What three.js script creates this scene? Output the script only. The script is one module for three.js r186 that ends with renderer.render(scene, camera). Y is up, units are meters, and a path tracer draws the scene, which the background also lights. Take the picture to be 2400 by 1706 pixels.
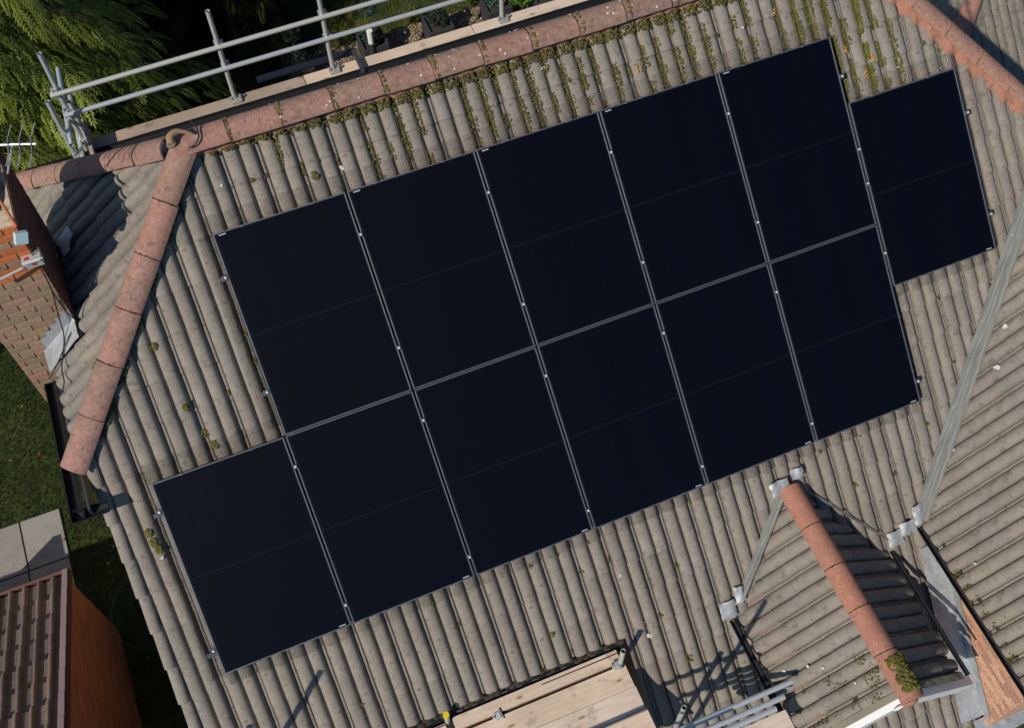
import * as THREE from 'three';
import { Sky } from 'three/addons/objects/Sky.js';
import { mergeGeometries } from 'three/addons/utils/BufferGeometryUtils.js';
import { RoundedBoxGeometry } from 'three/addons/geometries/RoundedBoxGeometry.js';

// ---------------------------------------------------------------- camera, sky, sun, exposure
const V = (x, y, z) => new THREE.Vector3(x, y, z);
const scene = new THREE.Scene();
const camera = new THREE.PerspectiveCamera(35.283, 1024 / 727, 0.1, 900);
camera.position.set(0.2137, 7.4231, 6.2085);
camera.up.set(0.33185, 0.51147, -0.79264);
camera.lookAt(0.2137 + 0.1822, 7.4231 - 0.85918, 6.2085 - 0.47813);
camera.updateMatrixWorld();
const SUN = V(-0.632, 0.648, 0.426).normalize();
const sky = new Sky();
sky.name = 'sky'; sky.userData.kind = 'structure';
sky.scale.setScalar(800);
const su = sky.material.uniforms;
su.sunPosition.value.copy(SUN); su.turbidity.value = 2.5; su.rayleigh.value = 1.2; su.mieCoefficient.value = 0.004;
scene.add(sky);
scene.environmentIntensity = 0.095;
const sun = new THREE.DirectionalLight(0xfff3e4, 3.6);
sun.position.copy(SUN).multiplyScalar(60); sun.target.position.set(2, -2, 0);
sun.castShadow = true; sun.shadow.mapSize.set(4096, 4096);
Object.assign(sun.shadow.camera, { left: -18, right: 18, top: 18, bottom: -18, near: 1, far: 120 });
scene.add(sun, sun.target);
const renderer = new THREE.WebGLRenderer({ antialias: true });
renderer.setSize(1024, 727);
renderer.toneMapping = THREE.LinearToneMapping;
renderer.toneMappingExposure = 1.0;
renderer.shadowMap.enabled = true;

// ---------------------------------------------------------------- random numbers, noise, textures
let seed = 20240607;
const rnd = () => { seed |= 0; seed = seed + 0x6D2B79F5 | 0; let t = Math.imul(seed ^ seed >>> 15, 1 | seed); t = t + Math.imul(t ^ t >>> 7, 61 | t) ^ t; return ((t ^ t >>> 14) >>> 0) / 4294967296; };
const rr = (a, b) => a + (b - a) * rnd();
const pick = a => a[Math.floor(rnd() * a.length)];
const clamp = (x, a, b) => Math.min(b, Math.max(a, x));
const smooth = (a, b, x) => { const t = clamp((x - a) / (b - a), 0, 1); return t * t * (3 - 2 * t); };
function lattice(n, s) { const a = new Float32Array(n * n); let q = s; for (let i = 0; i < n * n; i++) { q = Math.imul(q ^ q >>> 15, 0x2c1b3c6d) + 0x9e3779b9 | 0; let t = Math.imul(q ^ q >>> 13, 0x297a2d39); a[i] = ((t ^ t >>> 16) >>> 0) / 4294967296; } return a; }
const lats = new Map();
function noise(x, y, n, s) {            // periodic value noise, x and y in 0..1 cover n cells
  const key = n * 1000 + s; let a = lats.get(key); if (!a) lats.set(key, a = lattice(n, key * 7 + 13));
  x = x * n; y = y * n; const x0 = Math.floor(x), y0 = Math.floor(y); let fx = x - x0, fy = y - y0; fx = fx * fx * (3 - 2 * fx); fy = fy * fy * (3 - 2 * fy);
  const m = v => ((v % n) + n) % n, i = m(x0), j = m(y0), k = m(x0 + 1), l = m(y0 + 1);
  return (a[j * n + i] * (1 - fx) + a[j * n + k] * fx) * (1 - fy) + (a[l * n + i] * (1 - fx) + a[l * n + k] * fx) * fy;
}
const fbm = (x, y, n, s, o = 4) => { let v = 0, w = 0.5, t = 0; for (let i = 0; i < o; i++) { v += w * noise(x, y, n, s + i); t += w; w *= 0.55; n *= 2; } return v / t; };
const enc = v => { v = clamp(v, 0, 1); return Math.round(255 * (v <= 0.0031308 ? 12.92 * v : 1.055 * Math.pow(v, 1 / 2.4) - 0.055)); };
function tex(size, metres, fn, isColor = true) {   // fn(x,y) in 0..1 gives linear rgb (or one height)
  const d = new Uint8Array(size * size * 4);
  for (let j = 0; j < size; j++) for (let i = 0; i < size; i++) {
    const c = fn(i / size, j / size), o = 4 * (j * size + i);
    if (isColor) { d[o] = enc(c[0]); d[o + 1] = enc(c[1]); d[o + 2] = enc(c[2]); } else d[o] = d[o + 1] = d[o + 2] = Math.round(255 * clamp(c, 0, 1));
    d[o + 3] = 255;
  }
  const t = new THREE.DataTexture(d, size, size); t.wrapS = t.wrapT = THREE.RepeatWrapping; t.magFilter = THREE.LinearFilter; t.minFilter = THREE.LinearMipmapLinearFilter; t.generateMipmaps = true;
  if (isColor) t.colorSpace = THREE.SRGBColorSpace; t.repeat.set(1 / metres, 1 / metres); t.needsUpdate = true; return t;
}
const mix3 = (a, b, t) => [a[0] + (b[0] - a[0]) * t, a[1] + (b[1] - a[1]) * t, a[2] + (b[2] - a[2]) * t];
const mul3 = (a, k) => [a[0] * k, a[1] * k, a[2] * k];
const std = (o) => new THREE.MeshStandardMaterial(o);
const lin = (r, g, b) => new THREE.Color().setRGB(r, g, b);

const tileMap = tex(1024, 1.6, (x, y) => {
  const lo = fbm(x, y, 4, 1), mid = fbm(x, y, 22, 2), hi = noise(x, y, 430, 3), hi2 = noise(x, y, 210, 9);
  let c = mix3([0.248, 0.22, 0.189], [0.224, 0.206, 0.168], smooth(0.3, 0.7, lo));
  c = mul3(c, 0.74 + 0.3 * mid + 0.2 * hi + 0.14 * hi2);
  const dk = fbm(x, y, 30, 5, 4), sp = fbm(x, y, 90, 4, 3), pale = noise(x, y, 260, 6) * 0.7 + 0.3 * noise(x, y, 90, 8);
  c = mix3(c, [0.1, 0.092, 0.07], 0.55 * smooth(0.62, 0.8, dk));
  c = mix3(c, [0.13, 0.122, 0.08], 0.35 * smooth(0.55, 0.78, sp));
  c = mix3(c, [0.5, 0.47, 0.4], 0.5 * smooth(0.82, 0.93, pale));
  return c;
});
const tileBump = tex(512, 0.8, (x, y) => 0.45 * fbm(x, y, 40, 21, 3) + 0.4 * noise(x, y, 220, 22) + 0.25 * noise(x, y, 110, 24), false);
const clayMap = tex(1024, 1.3, (x, y) => {
  const lo = fbm(x, y, 4, 31), mid = fbm(x, y, 26, 32), hi = noise(x, y, 330, 33), h2 = noise(x, y, 160, 39);
  let c = mix3([0.36, 0.185, 0.14], [0.3, 0.17, 0.125], smooth(0.35, 0.65, lo));
  c = mul3(c, 0.62 + 0.34 * mid + 0.24 * hi + 0.2 * h2);
  c = mix3(c, [0.47, 0.33, 0.27], 0.4 * smooth(0.5, 0.8, fbm(x, y, 60, 34, 3)));
  c = mix3(c, [0.13, 0.085, 0.06], 0.6 * smooth(0.62, 0.82, fbm(x, y, 34, 36, 4)));
  return mix3(c, [0.62, 0.56, 0.5], 0.55 * smooth(0.88, 0.96, noise(x, y, 210, 37)));
});
const orangeMap = tex(512, 1.3, (x, y) => {
  let c = mul3([0.37, 0.172, 0.115], 0.74 + 0.28 * fbm(x, y, 10, 41) + 0.26 * noise(x, y, 240, 42));
  c = mix3(c, [0.17, 0.08, 0.05], 0.6 * smooth(0.64, 0.82, fbm(x, y, 40, 43, 4)));
  return mix3(c, [0.5, 0.34, 0.25], 0.4 * smooth(0.62, 0.8, fbm(x, y, 60, 44, 2)));
});
const woodMap = tex(1024, 1.8, (x, y) => {          // grain runs along u
  const g = noise(x, y * 1, 6, 51), gr = noise((x * 0.06 + 0.02 * g) % 1, y, 150, 52), gr2 = noise((x * 0.12) % 1, y, 420, 53), lo = fbm(x, y, 6, 54);
  let c = mix3([0.72, 0.6, 0.475], [0.6, 0.475, 0.35], gr * 0.7 + 0.3 * gr2); c = mul3(c, 0.82 + 0.3 * lo);
  const kx = (x * 5) % 1 - 0.5, ky = (y * 9) % 1 - 0.5, k = noise(Math.floor(x * 5) / 5, Math.floor(y * 9) / 9, 45, 55);
  if (k > 0.72) c = mix3(c, [0.2, 0.1, 0.05], 0.8 * (1 - smooth(0.03, 0.12, Math.hypot(kx * 0.8, ky * 1.2))));
  return mix3(c, [0.3, 0.24, 0.18], 0.5 * smooth(0.62, 0.78, fbm(x * 1, y, 16, 56)));
});
const brickMap = tex(512, 0.9, (x, y) => { const v = 0.68 + 0.34 * fbm(x, y, 22, 61) + 0.24 * noise(x, y, 200, 62); let c = [v, v * 0.98, v * 0.95]; return mix3(c, [0.3, 0.28, 0.24], 0.6 * smooth(0.66, 0.78, fbm(x, y, 30, 63, 2))); });
const grassMap = tex(1024, 2.6, (x, y) => {
  const lo = fbm(x, y, 7, 71), hi = noise(x, y, 380, 72), m = fbm(x, y, 70, 73, 3);
  let c = mix3([0.022, 0.046, 0.007], [0.055, 0.085, 0.012], smooth(0.3, 0.7, lo) * 0.6 + 0.4 * m);
  c = mix3(c, [0.11, 0.09, 0.03], 0.5 * smooth(0.62, 0.8, fbm(x, y, 14, 74)));
  return mul3(c, 0.45 + 0.9 * hi);
});
const grassBump = tex(512, 0.7, (x, y) => 0.5 * noise(x, y, 200, 75) + 0.5 * fbm(x, y, 60, 76), false);
const slabMap = tex(512, 1.4, (x, y) => mul3([0.29, 0.28, 0.245], 0.75 + 0.3 * fbm(x, y, 6, 81) + 0.2 * noise(x, y, 220, 82)));
const leadMap = tex(512, 0.9, (x, y) => { let c = mul3([0.44, 0.465, 0.475], 0.62 + 0.55 * fbm(x, y, 6, 91)); c = mix3(c, [0.52, 0.52, 0.5], 0.55 * smooth(0.56, 0.75, fbm(x, y, 16, 92, 3))); return mul3(c, 0.85 + 0.3 * noise(x, y, 170, 93)); });
const valleyMap = tex(512, 0.9, (x, y) => { let c = mul3([0.185, 0.19, 0.168], 0.68 + 0.45 * fbm(x, y, 5, 95)); c = mix3(c, [0.3, 0.31, 0.285], 0.5 * smooth(0.5, 0.75, noise(x, (y * 0.08) % 1, 60, 96))); return mul3(c, 0.82 + 0.36 * noise(x, y, 200, 97)); });
const clone = (t, r) => { const c = t.clone(); c.repeat.set(r, r); c.needsUpdate = true; return c; };

const tints = [[1, 1, 1], [1.05, 1.02, 0.99], [0.93, 0.93, 0.92], [1.0, 1.0, 0.96], [1.07, 1.05, 1.04], [0.95, 0.92, 0.91]];
const TILE = tints.map(t => std({ map: tileMap, bumpMap: tileBump, bumpScale: 0.0022, roughness: 0.95, color: lin(...t) }));
const CLAY = [[0.94, 0.96, 0.97], [0.84, 0.9, 0.92], [1.0, 0.98, 0.97], [0.9, 1.0, 0.98]].map(t => std({ map: clayMap, bumpMap: tileBump, bumpScale: 0.002, roughness: 0.92, color: lin(...t) }));
const ORANGE = [[1, 1, 1], [0.94, 0.95, 0.96], [1.05, 1.02, 1.0]].map(t => std({ map: orangeMap, bumpMap: tileBump, bumpScale: 0.0012, roughness: 0.9, color: lin(...t) }));
const T1CLAY = [[1.02, 0.98, 0.94], [0.98, 0.96, 0.93]].map(t => std({ map: clayMap, bumpMap: tileBump, bumpScale: 0.0015, roughness: 0.92, color: lin(...t) }));
const BROWNT = [[1, 1, 1], [0.85, 0.85, 0.88], [1.12, 1.08, 1.05], [0.95, 1.0, 0.9]].map(t => std({ map: tileMap, bumpMap: tileBump, bumpScale: 0.003, roughness: 0.95, color: lin(0.82 * t[0], 0.7 * t[1], 0.68 * t[2]) }));
const FARROOF = [[1, 1, 1], [1.06, 1.04, 1], [0.94, 0.95, 0.95]].map(t => std({ map: tileMap, roughness: 0.95, color: lin(0.94 * t[0], 0.98 * t[1], 0.95 * t[2]) }));
const M = {
  under: std({ color: lin(0.02, 0.018, 0.016), roughness: 1 }),
  mortar: std({ map: clayMap, color: lin(0.95, 0.8, 0.7), roughness: 1, bumpMap: tileBump, bumpScale: 0.004 }),
  redMortar: std({ map: orangeMap, color: lin(1.0, 0.99, 0.96), roughness: 1, bumpMap: tileBump, bumpScale: 0.004 }),
  greyMortar: std({ map: slabMap, color: lin(0.8, 0.74, 0.62), roughness: 1, bumpMap: tileBump, bumpScale: 0.006 }),
  lead: std({ map: leadMap, roughness: 0.5, metalness: 0.25, bumpMap: tileBump, bumpScale: 0.002 }),
  valley: std({ map: valleyMap, roughness: 0.8, bumpMap: tileBump, bumpScale: 0.002 }),
  black: std({ color: lin(0.012, 0.013, 0.015), roughness: 0.38 }),
  slate: std({ color: lin(0.045, 0.05, 0.058), roughness: 0.5 }),
  navy: std({ color: lin(0.02, 0.026, 0.042), roughness: 0.35, metalness: 0.3 }),
  galv: std({ color: lin(0.6, 0.65, 0.67), roughness: 0.4, metalness: 0.45 }),
  galvOld: std({ color: lin(0.52, 0.54, 0.5), roughness: 0.55, metalness: 0.3 }),
  coupler: std({ map: clone(leadMap, 5), color: lin(1.05, 1.05, 1.0), roughness: 0.55, metalness: 0.4 }),
  wood: std({ map: woodMap, roughness: 0.85, color: lin(1.06, 1.04, 1.0) }),
  woodGrey: std({ map: woodMap, roughness: 0.9, color: lin(0.62, 0.6, 0.6) }),
  woodPale: std({ map: woodMap, roughness: 0.85, color: lin(1.06, 1.07, 1.1) }),
  woodDark: std({ map: woodMap, roughness: 0.95, color: lin(0.16, 0.11, 0.085) }),
  white: std({ color: lin(0.82, 0.82, 0.8), roughness: 0.45 }),
  lichen: std({ color: lin(0.6, 0.58, 0.52), roughness: 1 }),
  frame: std({ color: lin(0.2, 0.21, 0.225), roughness: 0.42, metalness: 0.7 }),
  back: new THREE.MeshPhysicalMaterial({ color: lin(0.0056, 0.0066, 0.0125), roughness: 0.5, specularIntensity: 0.2, clearcoat: 0.2, clearcoatRoughness: 0.05 }),
  steel: std({ color: lin(0.85, 0.86, 0.87), roughness: 0.35, metalness: 0.3 }),
  clamp: std({ color: lin(0.12, 0.125, 0.135), roughness: 0.4, metalness: 0.6 }),
  wire: std({ color: lin(0.045, 0.045, 0.042), roughness: 0.5, metalness: 0.4 }),
  rod: std({ color: lin(0.42, 0.43, 0.4), roughness: 0.45, metalness: 0.5 }),
  alu: std({ color: lin(0.85, 0.86, 0.86), roughness: 0.3, metalness: 0.7 }),
  bark: std({ color: lin(0.035, 0.026, 0.018), roughness: 1 }),
  dirt: std({ color: lin(0.05, 0.036, 0.02), roughness: 1 }),
  cable: std({ color: lin(0.015, 0.014, 0.013), roughness: 0.6 }),
};
const CELL = [[0.0012, 0.0016, 0.0048], [0.0015, 0.0017, 0.0042], [0.0011, 0.0017, 0.0056]].map(c => new THREE.MeshPhysicalMaterial({ color: lin(...c), roughness: 0.5, specularIntensity: 0.2, clearcoat: 0.2, clearcoatRoughness: 0.05 }));

// ---------------------------------------------------------------- helpers for objects
const used = new Map();
function numbered(n) { const k = used.get(n) || 0; used.set(n, k + 1); return k ? `${n}_${String(k).padStart(3, '0')}` : n; }
function tag(o, label, category, group, kind) { if (label) o.userData.label = label; if (category) o.userData.category = category; if (group) o.userData.group = group; if (kind) o.userData.kind = kind; return o; }
function mesh(name, g, m, parent = scene) { const o = new THREE.Mesh(Array.isArray(g) ? (g.length > 1 ? merge(g) : g[0]) : g, m); o.name = parent === scene ? numbered(name) : name; o.castShadow = o.receiveShadow = true; parent.add(o); return o; }
function thing(name, label, category, pos, group) { const o = new THREE.Group(); o.name = numbered(name); if (pos) o.position.copy(pos); tag(o, label, category, group); scene.add(o); return o; }
function part(name, parent) { const o = new THREE.Group(); o.name = name; parent.add(o); return o; }
function plain(g) { g = g.index ? g.toNonIndexed() : g; for (const k of Object.keys(g.attributes)) if (!['position', 'normal', 'uv'].includes(k)) g.deleteAttribute(k); if (!g.attributes.uv) g.setAttribute('uv', new THREE.BufferAttribute(new Float32Array(g.attributes.position.count * 2), 2)); return g; }
const merge = gs => mergeGeometries(gs.map(plain));
function geo(pos, uv, flat = true) { const g = new THREE.BufferGeometry(); g.setAttribute('position', new THREE.BufferAttribute(new Float32Array(pos), 3)); g.setAttribute('uv', new THREE.BufferAttribute(new Float32Array(uv || new Array(pos.length / 3 * 2).fill(0)), 2)); if (flat) g.computeVertexNormals(); return g; }
function box(w, h, d, x = 0, y = 0, z = 0, r = 0) { const g = r ? new RoundedBoxGeometry(w, h, d, 1, r) : new THREE.BoxGeometry(w, h, d); metresUV(g); return g.translate(x, y, z); }
function metresUV(g) {               // uv in metres from the dominant normal, long side along u
  const p = g.attributes.position, n = g.attributes.normal, uv = new Float32Array(p.count * 2);
  for (let i = 0; i < p.count; i++) { const ax = Math.abs(n.getX(i)), ay = Math.abs(n.getY(i)), az = Math.abs(n.getZ(i)); const a = ay >= ax && ay >= az ? [p.getX(i), p.getZ(i)] : ax > az ? [p.getZ(i), p.getY(i)] : [p.getX(i), p.getY(i)]; uv[2 * i] = a[0]; uv[2 * i + 1] = a[1]; }
  g.setAttribute('uv', new THREE.BufferAttribute(uv, 2)); return g;
}
function shiftUV(g, a, b) { const u = g.attributes.uv; for (let i = 0; i < u.count; i++) u.setXY(i, u.getX(i) + a, u.getY(i) + b); return g; }
function tube(a, b, r, seg = 10, open = false) {
  const d = b.clone().sub(a), l = d.length(); const g = new THREE.CylinderGeometry(r, r, l, seg, 1, open);
  const u = g.attributes.uv; for (let i = 0; i < u.count; i++) u.setXY(i, u.getX(i) * 6.28 * r, u.getY(i) * l);
  g.applyQuaternion(new THREE.Quaternion().setFromUnitVectors(V(0, 1, 0), d.normalize())); const m = a.clone().add(b).multiplyScalar(0.5); return g.translate(m.x, m.y, m.z);
}
function hollow(a, b, r = 0.0242, t = 0.005) {        // an open scaffold tube
  const l = a.distanceTo(b), pts = [[r - t, 0], [r, 0], [r, l], [r - t, l], [r - t, 0]].map(p => new THREE.Vector2(...p)); const g = new THREE.LatheGeometry(pts, 14); const n = g; n.computeVertexNormals();
  const u = g.attributes.uv; for (let i = 0; i < u.count; i++) u.setXY(i, u.getX(i) * 0.15, g.attributes.position.getY(i));
  return g.applyQuaternion(new THREE.Quaternion().setFromUnitVectors(V(0, 1, 0), b.clone().sub(a).normalize())).translate(a.x, a.y, a.z);
}
const curve = (pts, r, seg = 24, rs = 6) => new THREE.TubeGeometry(new THREE.CatmullRomCurve3(pts), seg, r, rs);
function quad(a, b, c, d, nu = 1, nv = 1, bump = 0) {   // a-b along u, a-d along v
  const pos = [], uv = [], lu = a.distanceTo(b), lv = a.distanceTo(d), nrm = b.clone().sub(a).cross(d.clone().sub(a)).normalize(); const P = [];
  for (let j = 0; j <= nv; j++) for (let i = 0; i <= nu; i++) { const s = i / nu, t = j / nv; const p = a.clone().lerp(b, s).lerp(d.clone().lerp(c, s), t).addScaledVector(nrm, bump ? rr(-bump, bump) : 0); P.push([p, s * lu, t * lv]); }
  for (let j = 0; j < nv; j++) for (let i = 0; i < nu; i++) { const q = [j * (nu + 1) + i, j * (nu + 1) + i + 1, (j + 1) * (nu + 1) + i + 1, (j + 1) * (nu + 1) + i]; for (const k of [0, 1, 2, 0, 2, 3]) { const w = P[q[k]]; pos.push(w[0].x, w[0].y, w[0].z); uv.push(w[1], w[2]); } }
  return geo(pos, uv);
}
function extrudeZY(pts, x0, x1) { const s = new THREE.Shape(pts.map(p => new THREE.Vector2(p[0], p[1]))); const g = new THREE.ExtrudeGeometry(s, { depth: x1 - x0, bevelEnabled: false }); g.rotateY(Math.PI / 2); g.scale(1, 1, -1); g.translate(x0, 0, 0); const ix = g.toNonIndexed(); const p = ix.attributes.position.array; for (let i = 0; i < p.length; i += 9) for (let k = 0; k < 3; k++) { const t = p[i + k]; p[i + k] = p[i + 6 + k]; p[i + 6 + k] = t; } ix.computeVertexNormals(); return metresUV(ix); }
function extrudeXY(pts, z0, z1) { const s = new THREE.Shape(pts.map(p => new THREE.Vector2(p[0], p[1]))); const g = new THREE.ExtrudeGeometry(s, { depth: z1 - z0, bevelEnabled: false }).translate(0, 0, z0); return metresUV(g); }
const shot = V(0, 0, 0);
function onScreen(p, m = 0.03) { shot.copy(p).project(camera); return shot.z < 1 && Math.abs(shot.x) < 1 + m && Math.abs(shot.y) < 1 + m; }
camera.updateProjectionMatrix();

// ---------------------------------------------------------------- roof frames
const DEG = Math.PI / 180, TH = 40 * DEG, S = Math.sin(TH), C = Math.cos(TH);
function frame(O, ex, ey, ez) { const m = new THREE.Matrix4().makeBasis(ex, ey, ez).setPosition(O); return { O, ex, ey, ez, m, at: (u, h, v) => O.clone().addScaledVector(ex, u).addScaledVector(ey, h).addScaledVector(ez, v) }; }
const panelF = frame(V(0, 0, 0), V(1, 0, 0), V(0, C, S), V(0, -S, C));                 // glass plane of the array
const mainF = frame(panelF.at(0, -0.10, 0), V(1, 0, 0), V(0, C, S), V(0, -S, C));       // crowns of the front slope's tiles
const AP = mainF.at(0, 0, -0.75);                                                       // where ridge and left hips meet
const leftF = (x, y, a) => frame(V(x, y, 0), V(0, 0, 1), V(-Math.sin(a), Math.cos(a), 0), V(-Math.cos(a), -Math.sin(a), 0));
const rightF = (x, y, a) => frame(V(x, y, 0), V(0, 0, -1), V(Math.sin(a), Math.cos(a), 0), V(Math.cos(a), -Math.sin(a), 0));
const rearF = (y, z, a) => frame(V(0, y, z), V(-1, 0, 0), V(0, Math.cos(a), -Math.sin(a)), V(0, -Math.sin(a), -Math.cos(a)));
const hipF = leftF(0, AP.y, TH), RA = 43 * DEG, backF = rearF(AP.y - 0.01, AP.z, RA), RK = S / Math.tan(RA);
const WA = 41.8 * DEG, wingF = leftF(7.83, -1.0, WA), GA = 41 * DEG, porchLF = leftF(4.25, -2.54, GA), porchRF = rightF(4.25, -2.54, GA);

// tile profiles: [u, height below crown]
const barrel = (u0, w, n, deep = 0.047) => Array.from({ length: n + 1 }, (_, i) => { const t = i / n, q = Math.abs(t - 0.47) / (t < 0.47 ? 0.47 : 0.53); return [u0 + w * t, t < 0.47 ? -0.62 * deep * Math.pow(q, 2.5) : -deep * Math.pow(q, 2.9)]; });
const doubleRoll = [...barrel(0, 0.127, 8, 0.044), [0.1278, -0.066], [0.1335, -0.066], ...barrel(0.1342, 0.1225, 8, 0.044), [0.2573, -0.07], [0.263, -0.07], [0.264, -0.054], [0.288, -0.052], [0.2892, -0.066], [0.2996, -0.066], [0.3, -0.03]];
const vergeRoll = barrel(0, 0.113, 6);
const romanRoll = [[0, -0.042], [0.085, -0.042], ...barrel(0.085, 0.066, 6, 0.042), [0.236, -0.042], ...barrel(0.236, 0.064, 6, 0.042)];
const farRoll = [...barrel(0, 0.128, 4, 0.02), ...barrel(0.132, 0.128, 4, 0.02)];
function profileAt(prof, u) { for (let i = 1; i < prof.length; i++) if (u <= prof[i][0]) { const a = prof[i - 1], b = prof[i], t = (u - a[0]) / Math.max(1e-6, b[0] - a[0]); return a[1] + (b[1] - a[1]) * t; } return prof[prof.length - 1][1]; }
const U0 = 0.002, V0 = -0.32, GAUGE = 0.334;
const mainH = u => { if (u < -1.5) return profileAt(vergeRoll, clamp(u + 1.615, 0, 0.113)); let t = (u - U0) % 0.3; if (t < 0) t += 0.3; return profileAt(doubleRoll, t); };

// one tile, local x = u, y = height, z = v (its lower edge at v = len); halfplanes [a,b,c]: keep a*u + b*v <= c
function tileGeo(prof, len, planes, du, dv, step = 0.02) {
  let tris = [];
  const add = (p, q, r) => tris.push([p, q, r]);
  const n = prof.length, head = -0.03;
  const W = []; let acc = 0; for (let i = 0; i < n; i++) { if (i) acc += Math.hypot(prof[i][0] - prof[i - 1][0], prof[i][1] - prof[i - 1][1]); W.push(acc); }
  const nor = prof.map((p, i) => { const a = prof[Math.max(0, i - 1)], b = prof[Math.min(n - 1, i + 1)]; const v = V(-(b[1] - a[1]), b[0] - a[0], 0).normalize(); return [v.x, v.y, 0.02]; });
  for (let i = 0; i + 1 < n; i++) {
    const P = (k, t) => { const v = head + (len - head) * t; return [prof[k][0], prof[k][1] - step * (1 - t) - (t > 0.98 ? 0.001 : 0), v, ...nor[k], du + W[k], dv + v]; };
    const a = P(i, 0), b = P(i + 1, 0), c = P(i + 1, 1), d = P(i, 1); add(a, d, c); add(a, c, b);
    const L = (k, low) => [prof[k][0], prof[k][1] - (low ? step - 0.011 : 0.001), len, 0, 0, 1, du + W[k], dv + len + (low ? 0.012 : 0)];
    const e = L(i, 0), f = L(i + 1, 0), g = L(i + 1, 1), h = L(i, 1); add(e, h, g); add(e, g, f);
  }
  for (const [A, B, K] of planes || []) {
    const out = [];
    for (const t of tris) {
      const poly = []; for (let i = 0; i < 3; i++) { const p = t[i], q = t[(i + 1) % 3], fp = A * p[0] + B * p[2] - K, fq = A * q[0] + B * q[2] - K; if (fp <= 0) poly.push(p); if ((fp < 0 && fq > 0) || (fp > 0 && fq < 0)) { const s = fp / (fp - fq); poly.push(p.map((x, j) => x + (q[j] - x) * s)); } }
      for (let i = 1; i + 1 < poly.length; i++) out.push([poly[0], poly[i], poly[i + 1]]);
    }
    tris = out;
  }
  if (!tris.length) return null;
  const pos = [], no = [], uv = []; for (const t of tris) for (const p of t) { pos.push(p[0], p[1], p[2]); no.push(p[3], p[4], p[5]); uv.push(p[6], p[7]); }
  const g = geo(pos, uv, false); g.setAttribute('normal', new THREE.BufferAttribute(new Float32Array(no), 3)); return g;
}
// a tiled slope: cells from cfg, clip(u,v) returns half planes in slope coordinates or null to leave the tile out
function tileSlope(parent, name, f, cfg, mats, jitter = 1) {
  const grp = part(name, parent); grp.applyMatrix4(f.m); grp.updateMatrixWorld(true);
  const prof = cfg.prof || doubleRoll, w = cfg.w || 0.3, gauge = cfg.gauge || GAUGE, step = cfg.step || 0.02, list = [];
  const variants = Array.from({ length: 7 }, () => tileGeo(prof, gauge, null, rr(0, 1.6), rr(0, 1.6), step));
  for (let k = cfg.rows[0]; k <= cfg.rows[1]; k++) for (let i = cfg.cols[0]; i <= cfg.cols[1]; i++) {
    const u = cfg.u0 + i * w, v = cfg.v0 + (k - 1) * gauge, planes = cfg.clip(u + w / 2, v + gauge / 2); if (!planes) continue;
    let out = false; const need = [];
    for (const [a, b, c] of planes) { const cs = [[u, v - 0.03], [u + w, v - 0.03], [u, v + gauge], [u + w, v + gauge]].map(q => a * q[0] + b * q[1] - c); if (cs.every(x => x > -0.01)) out = true; if (cs.some(x => x > 0)) need.push([a, b, c - a * u - b * v]); }
    if (out) continue;
    const g = need.length ? tileGeo(prof, gauge, need, rr(0, 1.6), rr(0, 1.6), step) : pick(variants); if (!g) continue;
    const p = f.at(u + w / 2, 0, v + gauge / 2), seen = onScreen(p) && !(cfg.hidden && cfg.hidden(u + w / 2, v + gauge / 2));
    list.push({ g, u, v, seen, d: p.distanceTo(camera.position), m: pick(mats), j: [rr(-1, 1) * 0.0018 * jitter, rr(-1, 1) * 0.0016 * jitter, rr(-1, 1) * 0.004 * jitter, rr(-1, 1) * 0.0018 * jitter + (cfg.rot || 0)] });
  }
  list.sort((a, b) => (b.seen - a.seen) || a.d - b.d);
  const rest = []; let count = 0;
  for (const t of list) {
    if (t.seen && count < (cfg.most ?? 300)) { const o = mesh('roof_tile', t.g, t.m, grp); o.position.set(t.u + t.j[0], t.j[1], t.v + t.j[2]); o.rotation.y = t.j[3]; count++; }
    else rest.push(t.g.clone().translate(t.u + t.j[0], t.j[1], t.v + t.j[2]));
  }
  if (rest.length) tag(mesh('roof_tiles', rest, mats[0], grp), null, null, null, 'stuff');
  return grp;
}

// ---------------------------------------------------------------- the house
const house = thing('house', 'brick house with grey concrete tiled hipped roof, terracotta ridges and low porch gable', 'house');
const NX = 2.3, EAVE = 4.69, WX = 5.6;
const hipPlane = [-1, -C, 0.75 * C];                                   // -u - C*v <= .75C : right of the left hip
const t1 = [1, -C, 6.19 + 0.75 * C + 0.08];                             // left of the right hip
const panelsHide = (u, v) => (v > 0.12 && v < 3.45 && u > 0.15 && u < 5.6) || (u > -1.05 && u < 0.2 && v > 1.9 && v < 3.45) || (u > 5.6 && u < 6.75 && v > 0.72 && v < 2.28);
const underPorch = (u, v) => v > 3.85 + 0.35 && Math.abs(u - 4.25) < Math.min(0.62, (v - 3.85) * C - 0.3) && v < 6.9;
const wx = v => 7.83 - (v - 1.43) * 2.37 / 3.26;                        // valley line on the front slope
tileSlope(house, 'front_roof_slope', mainF, {
  cols: [-5, 26], rows: [-1, 24], u0: U0, v0: V0, hidden: (u, v) => panelsHide(u, v) || underPorch(u, v) || (v > 4.69 && u < 2.3),
  clip: (u, v) => {
    const p = [[0, -1, 0.75]]; if (u < -1.5) return null;
    if (u < 1) p.push(hipPlane, [-1, 0, 1.5]);
    if (v > EAVE + 0.01) { if (u < NX - 0.2) return null; p.push([-1, 0, -NX], [1, 0, WX]); }
    else if (u > 4.5) { p.push(t1); p.push([1, 2.37 / 3.26, 7.83 + 1.43 * 2.37 / 3.26]); }
    return p;
  }
}, TILE);
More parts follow.
